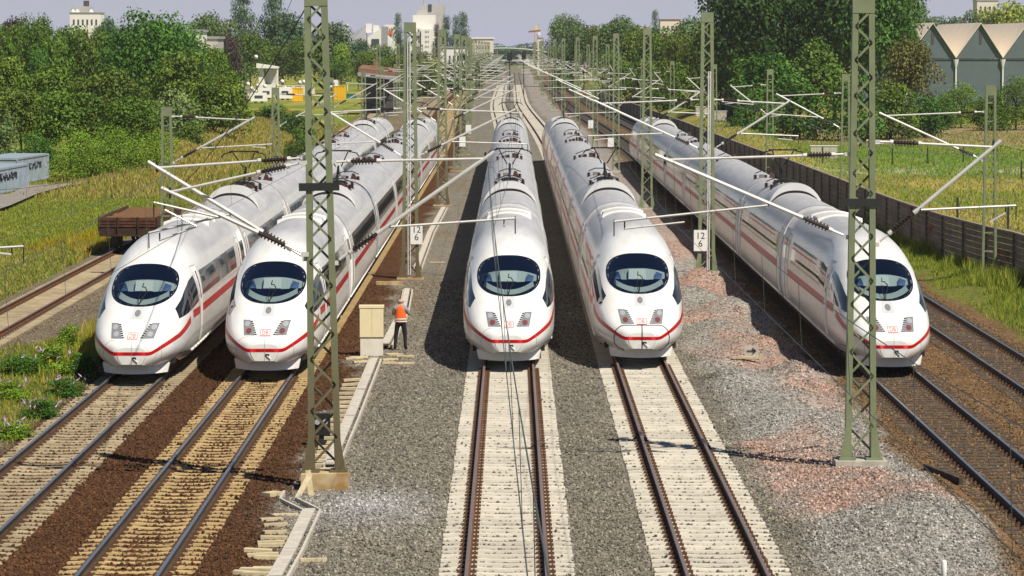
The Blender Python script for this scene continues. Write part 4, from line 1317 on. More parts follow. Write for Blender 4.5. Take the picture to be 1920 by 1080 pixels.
# ------------------------------------------------------------------ overhead wires
def wire_tube(pts, r, matl, name, parent):
    b = MB(); b.path(pts, r, 4); return b.build(name, matl, parent)
SUP = {1: [2.0] + D_LEFT[:6], 2: [10.0] + D_MID[:7], 3: [10.0] + D_MID[:7], 4: [16.0] + D_RIGHT[:7], 5: [16.0] + D_RIGHT[:7], 6: [84.0] + D_WALL[:6]}
ZIG = {1: (.2, -.2), 2: (.1, -.3), 3: (.42, -.45), 4: (.25, -.2), 5: (-.2, .2), 6: (.2, -.2)}
WZ = {1: 6.75, 2: 7.1, 3: 7.2, 4: 7.1, 5: 7.3, 6: 6.75}
WL = {1: 'over the outer left track beside the rusty wagon', 2: 'over the second train from the tall mast leftwards', 3: 'running down across the middle train',
      4: 'over the train with the bold nose seam', 5: 'along the shaded flank of the train by the heaps', 6: 'over the empty track by the noise wall'}
for k, sup in SUP.items():
    t = thing('overhead_line', f'thin catenary and contact wire {WL[k]}', 'overhead line', (0, 0, 0), 0, 'overhead lines of the tracks')
    mp, cp, dr = [], [], MB()
    for a, b_ in zip(sup[:-1], sup[1:]):
        n = 10
        for i in range(n + (b_ == sup[-1])):
            s = i / n; yy = a + (b_ - a) * s
            if yy < 12: yy = 12.0
            zz = WZ[k] - 4 * .62 * s * (1 - s)
            off = ZIG[k][sup.index(a) % 2] * (1 - s) + ZIG[k][(sup.index(a) + 1) % 2] * s
            mp.append((TX[k] + float(shift(yy)) + off, yy, zz)); cp.append((TX[k] + float(shift(yy)) + off * .9 + .05, yy, 5.58))
    mtl = M['wire_pale'] if k in (5, 6) else M['wire']
    wire_tube(mp, .0068, mtl, 'catenary_wire', t)
    wire_tube(cp, .0068, mtl, 'contact_wire', t)
    for i in range(1, len(mp) - 1, 1):
        if mp[i][1] < 260:
            dr = MB(); dr.tube(mp[i], cp[i], .0045, 3); dr.build('dropper', mtl, t)
# black cable from the near mast down to the slender mast by the wagon
b = MB()
p0, p1 = Vector((-4.62, 80.6, 10.85)), Vector((-14.75, 152, 3.4))
pts = [p0.lerp(p1, i / 14) - Vector((0, 0, .5 * (4 * (i / 14) * (1 - i / 14)))) for i in range(15)]
b.path(pts, .017, 5)
tag(b.build('feeder_cable', M['black']), 'black cable sloping down from the tall mast across the yellow slope', 'cable')
b = MB()
p0, p1 = PD(560, -30, 100), PD(330, 440, 160)
b.path([p0.lerp(p1, i / 8) - Vector((0, 0, .4 * (4 * (i / 8) * (1 - i / 8)))) for i in range(9)], .009, 4)
tag(b.build('guy_wire', M['wire']), 'thin grey wire sloping beside the black cable', 'cable')

# ------------------------------------------------------------------ noise wall
WP = [(122, 22.2), (131, 21.6), (147, 21.05), (152.5, 20.5), (162, 19.9), (174, 19.55), (190, 19.35), (207, 19.25), (240, 19.0), (268, 18.45), (300, 18.1), (360, 17.7), (430, 16.9), (520, 15.8), (620, 15.0)]
wall = thing('noise_wall', 'long dark brown plank noise barrier with grey posts and faded graffiti', 'wall', (0, 0, 0))
posts = []
wy = np.array([p[0] for p in WP], float); wx = np.array([p[1] for p in WP], float)
yy = 122.0
while yy < 620:
    posts.append((float(np.interp(yy, wy, wx)), yy)); yy += 5.0 if yy < 330 else 10.0
nb = 0
far_b = MB()
pm = MB(); pm.box(-.09, .09, -.09, .09, -.5, 2.02); pmesh = pm.mesh('wall_post', M['wall_post'])
bcache = {}
for i in range(len(posts) - 1):
    (xa, ya), (xb, yb) = posts[i], posts[i + 1]
    o = link('wall_post', pmesh, wall, (xa - .04, ya, 0))
    rows = 9; h = 2.3 / rows
    ang = math.atan2(-(xb - xa), yb - ya); L = math.hypot(xb - xa, yb - ya)
    for r in range(rows):
        z0 = -.32 + r * h
        key = round(L, 1)
        if nb < 288:
            if key not in bcache:
                q = MB(); q.hexa([(-.075, .09, .03), (.05, .09, .03), (.05, L - .09, .03), (-.075, L - .09, .03), (-.02, .09, h - .012), (.05, .09, h - .012), (.05, L - .09, h - .012), (-.02, L - .09, h - .012)])
                bcache[key] = q.mesh('board', M['wall_board'])
            o = link('board', bcache[key], wall, (xa + random.uniform(-.012, .012), ya, z0)); o.rotation_euler = (0, 0, ang); nb += 1
        else:
            n = Vector((-(yb - ya), xb - xa, 0)).normalized() * .05
            A, B = Vector((xa, ya, z0)), Vector((xb, yb, z0))
            far_b.hexa([A + n, B + n, B - n, A - n, A + n * .6 + Vector((0, 0, h - .03)), B + n * .6 + Vector((0, 0, h - .03)), B - n + Vector((0, 0, h - .03)), A - n + Vector((0, 0, h - .03))])
    q = MB(); q.bar((xa, ya + .02, 2.03), (xb, yb - .02, 2.03), .2, .07); q.build('coping', M['wall_cap'], wall)
o = far_b.build('boards', M['wall_board'], wall); o['kind'] = 'stuff'
# faded graffiti on the wall
def scribble(x0, y0, x1, y1, zlo, zhi, n, name, matl, parent, seed, off):
    rr = random.Random(seed); b = MB()
    for i in range(n):
        t = (i + .2) / n
        for j in range(2):
            ta, tb = t + rr.uniform(-.03, .03), t + rr.uniform(-.09, .09)
            A = Vector((x0 + (x1 - x0) * ta - off, y0 + (y1 - y0) * ta, rr.uniform(zlo, zhi)))
            B = Vector((x0 + (x1 - x0) * tb - off, y0 + (y1 - y0) * tb, rr.uniform(zlo, zhi)))
            b.bar(A, B, .006, .10, 0, (0, 0, 1) if abs((B - A).normalized().z) < .9 else (0, 1, 0))
    return b.build(name, matl, parent)
xa = lambda y_: float(np.interp(y_, wy, wx))
scribble(xa(150), 150, xa(147.5), 147.5, .5, 1.4, 9, 'graffiti', M['graff_red'], wall, 1, .10)
scribble(xa(140.5), 140.5, xa(138), 138, .2, 1.3, 7, 'graffiti', M['graff_black'], wall, 2, .10)
scribble(xa(166), 166, xa(164.5), 164.5, .9, 1.5, 5, 'graffiti', M['graff_red'], wall, 3, .10)
scribble(xa(160.5), 160.5, xa(159.5), 159.5, 1.0, 1.6, 4, 'graffiti', M['graff_blue'], wall, 4, .10)
# pale access panels set back behind the wall
for (px, py, w) in ((1318, 236, 1.8), (1350, 246, 1.5), (1545, 287, 2.4)):
    p = PD(px, py, {1318: 434, 1350: 407, 1545: 318}[px])
    t = thing('concrete_panel', {1318: 'pale concrete panel showing behind the wall, farthest of three', 1350: 'pale concrete panel showing behind the wall, middle of three', 1545: 'widest pale concrete panel behind the wall, right of the train hood'}[px], 'panel', (p.x, p.y, -.4))
    t.location.z = float(meadow_z(np.array(p.x), np.array(p.y))) - .1
    p.z = .75
    b = MB(); b.box(-w / 2, w / 2, 0, .6, 0, p.z + .4); b.build('slab', M['concrete'], t)
    b = MB(); b.box(-w / 2 - .05, w / 2 + .05, -.05, .65, p.z + .402, p.z + .46); b.build('coping', M['white_plain'], t)

# ------------------------------------------------------------------ rusty flat wagon
WGX = -18.4
wg = thing('flat_wagon', 'rusty brown low-sided wagon loaded with soil on the left siding', 'wagon', (WGX, 168.5, 0))
b = MB(); b.box(-1.38, 1.38, .0, 12.6, 1.02, 1.16); b.box(-1.2, -1.05, .1, 12.5, .78, 1.02); b.box(1.05, 1.2, .1, 12.5, .78, 1.02); b.box(-1.38, 1.38, -.06, .0, .72, 1.16)
b.build('underframe', M['rust_dark'], wg)
for (xa_, xb_) in ((-1.36, -.50), (-.46, .46), (.50, 1.36)):
    b = MB(); b.box(xa_, xb_, -.10, .02, 1.17, 1.62); b.box(xa_ + .08, xb_ - .08, -.125, -.101, 1.30, 1.36); b.box(xa_ + .08, xb_ - .08, -.125, -.101, 1.45, 1.51)
    b.build('end_board', M['rust'], wg)
for xx in (-1.40, -.48, .48, 1.40):
    b = MB(); b.box(xx - .03, xx + .03, -.15, -.127, .95, 1.66); b.build('stanchion', M['rust_dark'], wg)
for s in (-1, 1):
    for j in range(4):
        b = MB(); b.box(s * 1.36 - .03, s * 1.36 + .03, .1 + j * 3.12, 3.1 + j * 3.12, 1.17, 1.64); b.build('side_board', M['rust'], wg)
    b = MB(); b.lathe((s * .88, -.06, .92), (s * .88, -.55, .92), [(0, .1), (.7, .1), (.72, .22), (1, .22)], 14); b.build('buffer', M['rust_dark'], wg)
    b = MB(); b.box(s * .98 - .10, s * .98 + .10, -.09, -.062, 1.0 - .2, 1.14); b.build('buffer_plate', M['under'], wg)
gx, gy = np.meshgrid(np.linspace(-1.3, 1.3, 12), np.linspace(.06, 12.5, 40))
gzz = 1.42 + .16 * fbm(gx * 1.2, gy * .7, 8, 3)
link('soil_load', np_mesh('soil_load', np.stack([gx, gy, gzz], -1).reshape(-1, 3), grid_faces(40, 12), M['soil'], True), wg)
for yy in (1.6, 3.4, 9.2, 11.0):
    for s in (-1, 1):
        b = MB(); b.lathe((s * .68, yy, .47), (s * .82, yy, .47), [(0, .47), (.7, .47), (.71, .42), (1, .4)], 16); b.box(s * .9 - .06, s * .9 + .06, yy - .35, yy + .35, .4, .78)
        b.build('wheel', M['wheel'], wg)

# ------------------------------------------------------------------ containers on the left
def container(name, label, p0, p1, h, dep, parentless=True, seed=0):
    """front lower edge from p0 to p1"""
    d = Vector((p1.x - p0.x, p1.y - p0.y, 0)); L = d.length
    t = thing(name, label, 'container', (p0.x, p0.y, p0.z), math.atan2(d.y, d.x))
    n = max(6, int(L / .28)); b = MB(); w = L / n
    for i in range(n):
        x = i * w
        b.hexa([(x, .04, .12), (x + w * .5, .04, .12), (x + w * .5, dep, .12), (x, dep, .12), (x, .04, h - .14), (x + w * .5, .04, h - .14), (x + w * .5, dep, h - .14), (x, dep, h - .14)])
        b.hexa([(x + w * .5, .0, .12), (x + w, .0, .12), (x + w, dep, .12), (x + w * .5, dep, .12), (x + w * .5, .0, h - .14), (x + w, .0, h - .14), (x + w, dep, h - .14), (x + w * .5, dep, h - .14)])
    b.build('corrugated_wall', M['cont'], t)
    b = MB(); b.box(-.06, L + .06, -.04, dep + .04, 0, .119); b.box(-.06, L + .06, -.04, dep + .04, h - .139, h)
    for xx in (-.06, L - .04): b.box(xx, xx + .1, -.05, .05, .121, h - .141)
    b.build('frame', M['cont'], t)
    rr = random.Random(seed); b = MB()
    x = L * .28
    while x < L * .75:
        zt = h * .62
        for k in range(3):
            A = Vector((x + rr.uniform(0, .35), -.03, zt + rr.uniform(-.3, .3))); B = Vector((x + rr.uniform(0, .35), -.03, zt + rr.uniform(-.3, .3)))
            if (A - B).length > .1: b.bar(A, B, .012, .075, 0, (0, 1, 0))
        x += .42
    b.build('graffiti', M['graff_black'], t)
    return t
container('shipping_container', 'nearest bluish steel container with black scrawl, cut by the left edge', P(-40, 372, -.35), P(53, 352, -.35), 1.75, 5, seed=3)
container('shipping_container', 'bluish corrugated container standing against the bright ivy thicket', P(33, 346, -.35), P(91, 335, -.35), 1.95, 3, seed=4)

# ------------------------------------------------------------------ cabinet, worker, trough, slabs
cp_ = P(697, 668, -.24)
cbn = thing('relay_cabinet', 'beige metal cabinet on a pale plinth beside the orange-vested worker', 'cabinet', (cp_.x, cp_.y, -.25), R(2))
b = MB(); b.box(-.37, .37, 0, .42, 0, .60); b.build('plinth', M['cab_plinth'], cbn)
b = MB(); b.box(-.38, .38, -.02, .44, .615, 1.58); b.build('housing', M['cab_beige'], cbn)
b = MB(); b.box(-.41, .41, -.05, .47, 1.582, 1.66); b.build('lid', M['cab_beige'], cbn)
b = MB(); b.box(-.385, -.01, -.034, -.021, .64, 1.56); b.build('door', M['cab_beige'], cbn)
b = MB(); b.box(.01, .385, -.034, -.021, .64, 1.56); b.build('door', M['cab_beige'], cbn)
b = MB(); b.box(-.36, .36, .02, .40, .601, .613); b.build('joint', M['black'], cbn)
b = MB(); b.box(-.55, .55, -.25, .6, -.2, -.001); b.build('base_slab', M['slab'], cbn)

# the worker, seen from behind
wp = P(751, 657, -.22)
wk = thing('person', 'worker in an orange reflective vest and dark trousers standing with back turned', 'person', (wp.x, wp.y + .1, wp.z), R(-4))
def skin_body(name, verts, edges, rad, levels=2):
    me = bpy.data.meshes.new(name); me.from_pydata(verts, edges, [])
    o = bpy.data.objects.new(name, me); COL.objects.link(o)
    md = o.modifiers.new('skin', 'SKIN'); md.use_smooth_shade = True
    for sv, r in zip(me.skin_vertices[0].data, rad): sv.radius = (r[0], r[1]) if isinstance(r, tuple) else (r, r)
    me.skin_vertices[0].data[0].use_root = True
    ss = o.modifiers.new('sub', 'SUBSURF'); ss.levels = ss.render_levels = levels
    dg = bpy.context.evaluated_depsgraph_get()
    m2 = bpy.data.meshes.new_from_object(o.evaluated_get(dg))
    bpy.data.objects.remove(o)
    return m2
V_ = [(0, 0, .93), (0, .0, 1.10), (0, .02, 1.30), (0, .01, 1.44), (0, .03, 1.52), (0, .05, 1.60), (0, .055, 1.70),          # 0-6 spine, neck, head
      (-.10, 0, .88), (-.155, .01, .50), (-.185, -.02, .10), (-.20, .10, .04),                                              # left leg
      (.10, 0, .88), (.145, .02, .50), (.16, -.01, .10), (.175, .12, .04),                                                   # right leg
      (-.19, .01, 1.40), (-.265, .05, 1.17), (-.13, .27, 1.34), (-.07, .31, 1.42),                                            # left arm raised to the chest
      (.19, .01, 1.40), (.285, .04, 1.18), (.13, .27, 1.33), (.06, .31, 1.42)]
E_ = [(0, 1), (1, 2), (2, 3), (3, 4), (4, 5), (5, 6), (0, 7), (7, 8), (8, 9), (9, 10), (0, 11), (11, 12), (12, 13), (13, 14), (3, 15), (15, 16), (16, 17), (17, 18), (3, 19), (19, 20), (20, 21), (21, 22)]
R_ = [(.16, .11), (.15, .105), (.175, .115), (.15, .10), .06, .085, .075, (.10, .10), .072, .052, .045, (.10, .10), .072, .052, .045, .075, .052, .042, .04, .075, .052, .042, .04]
bm_ = skin_body('body', V_, E_, R_)
bm_.materials.clear()
for k_ in ('trousers', 'shirt', 'skin', 'black'): bm_.materials.append(M[k_])
for p in bm_.polygons:
    c = p.center
    if c.z < .10: p.material_index = 3
    elif c.z < 1.0 and abs(c.x) < .32 and c.y < .2: p.material_index = 0
    elif c.z > 1.50: p.material_index = 2
    elif c.y > .20: p.material_index = 2
    else: p.material_index = 1
    p.use_smooth = True
link('body', bm_, wk)
vm = skin_body('vest', [(0, .0, .88), (0, .0, 1.08), (0, .02, 1.28), (0, .01, 1.42), (-.165, .01, 1.42), (.165, .01, 1.42)], [(0, 1), (1, 2), (2, 3), (3, 4), (3, 5)],
               [(.20, .145), (.20, .14), (.225, .15), (.215, .135), (.105, .105), (.105, .105)])
vm.materials.clear(); vm.materials.append(M['vest']); vm.materials.append(M['reflect'])
for p in vm.polygons: p.use_smooth = True
v_o = link('vest', vm, wk)
b = MB()
for zc, rx, ry in ((.965, .222, .165), (1.045, .222, .163)):
    pr = [(rx * math.cos(a) , ry * math.sin(a)) for a in np.linspace(0, 2 * math.pi, 25)]
    for i in range(24):
        (xa_, ya_), (xb_, yb_) = pr[i], pr[i + 1]
        b.face([(xa_, ya_, zc - .022), (xb_, yb_, zc - .022), (xb_, yb_, zc + .022), (xa_, ya_, zc + .022)])
b.build('reflective_band', M['reflect'], v_o)
hair = MB()
hair.lathe((0, .045, 1.56), (0, .045, 1.66), [(0, .083), (.5, .094), (1, .088)], 14)
hair.build('hair', mat('grey_hair', (.42, .33, .28), .8), wk, True)
for s in (-1, 1):      # hands: palm and five fingers round the small camera
    hv = [(s * .065, .30, 1.42), (s * .055, .325, 1.47)]; he = [(0, 1)]; hr = [.036, .036]
    for k in range(4):
        n0 = len(hv); zz = 1.515 - .020 * k
        hv += [(s * .045, .335, zz - .01), (s * .028, .362, zz), (s * .008, .366, zz - .004)]; he += [(1, n0), (n0, n0 + 1), (n0 + 1, n0 + 2)]; hr += [.012, .010, .009]
    n0 = len(hv); hv += [(s * .045, .30, 1.475), (s * .018, .292, 1.49)]; he += [(0, n0), (n0, n0 + 1)]; hr += [.013, .010]
    hm = skin_body('hand', hv, he, hr, 1); hm.materials.clear(); hm.materials.append(M['skin'])
    link('hand', hm, wk)
ear = MB()
for s in (-1, 1): ear.lathe((s * .085, .05, 1.615), (s * .108, .045, 1.62), [(0, .03), (1, .024)], 8)
ear.build('ears', M['skin'], wk, True)
cm = MB(); cm.box(-.055, .055, .318, .352, 1.46, 1.53); cm.lathe((0, .352, 1.495), (0, .41, 1.495), [(0, .03), (1, .034)], 10)
co_ = cm.build('camera_body', M['ink']); tag(co_, 'small black camera held up by the worker', 'camera'); co_.location = wk.location; co_.rotation_euler = wk.rotation_euler

# cable trough: side walls and lids
def trough(label, pts, lids, w=.36):
    t = thing('cable_trough', label, 'cable trough', (0, 0, 0))
    for i in range(len(pts) - 1):
        A, B = Vector(pts[i]), Vector(pts[i + 1]); d = (B - A).normalized(); s = Vector((d.y, -d.x, 0)) * (w / 2)
        for sg in (-1, 1):
            q = MB(); q.bar(A + s * sg + Vector((0, 0, .0)), B + s * sg, .055, .26); q.build('trough_wall', M['trough'], t)
        q = MB(); q.bar(A + Vector((0, 0, -.10)), B + Vector((0, 0, -.10)), w - .07, .04); q.build('trough_floor', M['roof_dark'], t)
        L = (B - A).length
        if lids[i]:
            x = 0.0
            while x + .5 < L:
                if random.random() < lids[i]:
                    c = A + d * (x + .25) + s * -.12
                    q = MB(); q.bar(A + d * (x + .01) - s * .18 + Vector((0, 0, .145)), A + d * (x + .49) - s * .18 + Vector((0, 0, .145)), w * .62, .05); q.build('lid', M['trough'], t)
                x += .5
    return t
zt_ = -.24
trough('open concrete cable trough with a kink, running towards the cabinet', [P(520, 1095, zt_), P(549, 1043, zt_), P(585, 966, zt_), P(541, 944, zt_), P(548, 930, zt_)], [1, 1, 0, 0])
trough('long concrete cable trough between the tall mast and the cabinet', [P(622, 880, zt_), P(660, 790, zt_), P(704, 680, zt_)], [.97, .97])
trough('covered cable trough strip behind the worker', [P(724, 655, zt_), P(757, 590, zt_), P(765, 548, zt_)], [1, 1])
trough('covered cable trough strip passing the mast with the 12 6 board', [P(784, 505, zt_), P(808, 440, zt_), P(834, 392, zt_)], [1, 1])
# loose slabs
SLB = {}
def slab(px, py, L, ang, z=-.16, tilt=0, w=.2, h=.07, label=None):
    p = P(px, py, z)
    k = (L, w)
    if k not in SLB:
        q = MB(); q.box(-L / 2, L / 2, -w / 2, w / 2, -h / 2, h / 2); SLB[k] = q.mesh('loose_slab', M['slab'])
    o = link('loose_slab', SLB[k], None, tuple(p)); o.rotation_euler = (tilt * .3, tilt, R(ang))
    tag(o, label or 'short pale concrete lid lying in the scatter beside the cable trough', 'concrete slab', 'loose trough lids beside the cable trough')
near = [(532, 966, .62, 10), (509, 974, .5, 20), (517, 984, .5, 14), (515, 998, .5, 25), (514, 1008, .55, 5), (508, 1017, .55, 12), (507, 1022, .5, 8), (484, 1032, .55, -4), (493, 1040, .62, 3), (505, 1045, .6, 6), (480, 1068, .62, -8), (484, 1076, .6, -10), (498, 1066, .5, -3), (462, 1074, .5, -12)]
for (px, py, L, a) in near: slab(px, py, L, a + random.uniform(-4, 4), -.19, random.uniform(-.04, .04), .17, .07)
slab(510, 926, .42, 50, -.17, 0, .28, .09, 'thick short concrete block lying alone on the brown ballast')
slab(588, 1050, .52, 6, -.19, 0, .15, .07, 'single concrete lid lying right of the kinked trough on grey gravel')
far_ = []
for i in range(22):
    py = 712 + i * 8.4; px = 662 - i * 3.1 + random.uniform(-5, 5)
    far_.append((px, py, random.choice([.5, .55, .62]), random.uniform(-12, 12)))
for (px, py, L, a) in far_: slab(px, py, L, a, -.17, random.uniform(-.06, .06), .19, .07, 'short pale concrete lid in the long row of lids left of the trough')
for (px, py, L, a) in ((664, 672, .55, 12), (676, 678, .5, 25), (672, 670, .6, 20), (742, 665, .5, 8), (760, 668, .55, -10), (732, 674, .5, 12), (728, 680, .45, 22), (758, 681, .65, 0), (735, 664, .45, 30), (820, 492, .7, 0), (690, 660, .4, 5)):
    slab(px, py, L, a, -.19, 0, .16, .06, 'pale lid scattered around the foot of the beige cabinet')
for (px, py, a) in ((569, 912, 62), (581, 908, 98)):
    p = P(px, py, .0)
    q = MB(); q.box(-.06, .06, -.03, .03, -.32, .32); o = q.build('leaning_slab', M['slab'], None, False, tuple(p)); o.rotation_euler = (R(-14), R(90 - a), 0)
    tag(o, 'narrow slab leaning on the mast foundation, ' + ('tilted left' if a < 90 else 'nearly upright'), 'concrete slab', 'slabs leaning on the mast foundation')
# stained beam across the ballast behind the mast
p = P(745, 533, -.2); q = MB(); q.box(-.9, .25, -.15, .15, -.1, .12); tag(q.build('concrete_beam', M['concrete_rust'], None, False, tuple(p)), 'rust-stained concrete beam lying by the mast with the 12 6 board', 'beam')
# dwarf signal behind the near mast
p = P(603, 836, -.24)
ds = thing('ground_signal', 'small black ground signal seen through the tall mast', 'signal', tuple(p))
q = MB(); q.box(-.22, .22, -.1, .1, .28, .82); q.build('signal_head', M['ink'], ds)
for xx in (-.1, .1):
    q = MB(); q.lathe((xx, -.1, .62), (xx, -.16, .62), [(0, .07), (1, .07)], 10); q.build('lamp', M['lamp_clear'], ds)
q = MB(); q.box(-.06, .06, -.05, .05, 0, .28); q.box(-.3, .3, -.2, .2, -.1, .0); q.build('post', M['mast_dark'], ds)
# small marker board on the heap
p = P(1409, 668, .1)
mk = thing('marker_board', 'small pale marker board with a dark arrow in the gravel beside the shaded train', 'sign', tuple(p), R(-8))
q = MB(); q.box(-.22, .22, 0, .02, 0, .34); q.build('board', M['trough'], mk)
q = MB(); q.bar((-.14, -.012, .17), (.14, -.012, .17), .02, .03, 0, (0, 0, 1)); q.bar((.03, -.012, .26), (.14, -.012, .17), .02, .03, 0, (0, 1, 0)); q.bar((.03, -.012, .08), (.14, -.012, .17), .02, .03, 0, (0, 1, 0)); q.build('arrow', M['ink'], mk)
q = MB(); q.box(-.6, .4, -.12, .0, -.07, -.005); q.build('base_beam', M['slab'], mk)
p = P(1770, 1078, .05); q = MB(); q.lathe((0, 0, -.3), (0, 0, .28), [(0, .05), (.94, .05), (1, .03)], 10); tag(q.build('marker_peg', M['white_plain'], None, True, tuple(p)), 'short white marker peg in the grey heap at the bottom edge', 'peg')
p = P(1735, 880, -.1); q = MB(); q.bar((0, 0, .05), (.55, -2.3, .0), .10, .16); tag(q.build('timber_edge', M['sleeper_wood'], None, False, tuple(p)), 'dark timber edge lying between the heap and the right-hand track', 'timber')
# ------------------------------------------------------------------ vegetation
def crown_mesh(seed, n, leaf, shape='round', k=46):
    r = np.random.default_rng(seed)
    if shape == 'poplar':
        t = r.uniform(.03, .97, k); prof = np.sin(np.pi * np.clip(t * .92 + .06, 0, 1)) ** .7 * .32
        a = r.uniform(0, 6.28, k); rr = prof * r.uniform(.2, 1, k)
        lp = np.stack([rr * np.cos(a), rr * np.sin(a), t], -1); lr = r.uniform(.07, .14, k)
        lsc = np.array([1.2, 1.2, .9])
    else:
        d = r.normal(size=(k, 3)); d /= np.linalg.norm(d, axis=1, keepdims=True)
        d[:, 2] = np.where(d[:, 2] < -.55, -d[:, 2], d[:, 2])
        rad = r.uniform(.45, 1.0, k)[:, None]
        lp = d * rad * np.array([.38, .38, .40]) + np.array([0, 0, .5])
        if shape == 'bush': lp[:, 2] = np.abs(lp[:, 2] - .22) * 1.2; lp[:k // 4, 2] *= .45
        if shape == 'spire': lp[:, :2] *= (1.15 - .8 * lp[:, 2:3])
        lr = r.uniform(.085, .19, k)
        lsc = np.array([1, 1, .85])
    w = lr ** 2; w /= w.sum()
    li = r.choice(k, n, p=w)
    dd = r.normal(size=(n, 3)); dd /= np.linalg.norm(dd, axis=1, keepdims=True)
    dd[:, 2] = np.where((dd[:, 2] < -.3) & (r.random(n) < .6), -dd[:, 2], dd[:, 2])
    c = lp[li] + dd * (lr[li] * r.uniform(.62, 1.12, n))[:, None] * lsc
    nrm = dd * .8 + r.normal(size=(n, 3)) * .55 + np.array([0, 0, .35]); nrm /= np.linalg.norm(nrm, axis=1, keepdims=True)
    a = np.cross(nrm, r.normal(size=(n, 3))); a /= np.linalg.norm(a, axis=1, keepdims=True); b = np.cross(nrm, a)
    s = (leaf * r.uniform(.55, 1.35, n))[:, None]
    a, b = a * s, b * s * .62
    q = np.stack([c - a * .5, c - b * .5, c + a * .5, c + b * .5], 1).reshape(-1, 3)
    tint = (r.uniform(.72, 1.3, n) * r.uniform(.78, 1.22, k)[li])[:, None] * np.ones(3)
    tint[:, 0] *= r.uniform(.85, 1.18, n)
    return np_mesh('crown', q, np.arange(4 * n).reshape(-1, 4), M['leaf'], False, attrs={'tint': np.repeat(tint, 4, 0)})
CR = {'round': [crown_mesh(i, 6500, .040, 'round', 60) for i in (1, 2, 3)], 'bush': [crown_mesh(i, 5200, .042, 'bush', 44) for i in (11, 12, 13)],
      'poplar': [crown_mesh(i, 5200, .032, 'poplar', 80) for i in (21, 22)], 'spire': [crown_mesh(i, 5200, .040, 'spire', 55) for i in (31, 32)],
      'big': [crown_mesh(i, 11000, .030, 'round', 95) for i in (41, 42, 43)], 'fine': [crown_mesh(i, 9000, .026, 'bush', 70) for i in (51, 52)]}
def trunk_mesh(seed, matl):
    r = random.Random(seed); b = MB()
    b.lathe((0, 0, 0), (.02, .01, .55), [(0, .045), (.15, .032), (1, .020)], 8)
    for i in range(6):
        a = i * 1.05 + r.uniform(-.3, .3); z0 = .25 + .06 * i
        b.tube((.01, 0, z0), (.24 * math.cos(a), .24 * math.sin(a), z0 + r.uniform(.15, .3)), .014, 5, 0, .005)
    b.tube((.02, .01, .55), (.03, .0, .85), .018, 6, 0, .006)
    return b.mesh('trunk', matl)
TR = [trunk_mesh(1, M['bark']), trunk_mesh(2, M['bark']), trunk_mesh(3, M['birch'])]
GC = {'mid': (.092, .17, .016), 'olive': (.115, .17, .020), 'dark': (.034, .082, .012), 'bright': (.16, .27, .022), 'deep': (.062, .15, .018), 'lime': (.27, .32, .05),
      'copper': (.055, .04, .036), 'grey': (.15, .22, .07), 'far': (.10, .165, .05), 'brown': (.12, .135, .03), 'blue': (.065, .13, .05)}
rt = random.Random(4)
def tree(px, top, wpx, d, kind='round', col='mid', label=None, cat='tree', group=None, base=-.4, trunk=True, squash=1.0):
    s = FPX / d
    x = PD(px, 200, d).x
    h = PD(px, top, d).z - base
    w = wpx / s * 1.12
    t = thing('poplar_tree' if kind == 'poplar' else ('bush' if cat == 'bush' else 'leafy_tree'), label, cat, (x, d, base), rt.uniform(0, 6.28), group)
    z0 = .03 * h if kind == 'poplar' else (-.04 * h if kind in ('bush', 'fine') else .02 * h)
    me = rt.choice(CR[kind])
    c = link('crown', me, t, (0, 0, z0))
    k_ = 1.0 if kind != 'poplar' else 1.75
    c.scale = (w * k_, w * k_, (h - z0) * 1.04)
    g = GC[col]; v = rt.uniform(.88, 1.14)
    c.color = (g[0] * v * rt.uniform(.93, 1.08), g[1] * v, g[2] * v, 1)
    if trunk:
        q = link('trunk', rt.choice(TR[:2]), t); q.scale = (min(w, h) * .5,) * 2 + (h * .92,)
    return t
GL = 'trees and shrubs of the left thicket'
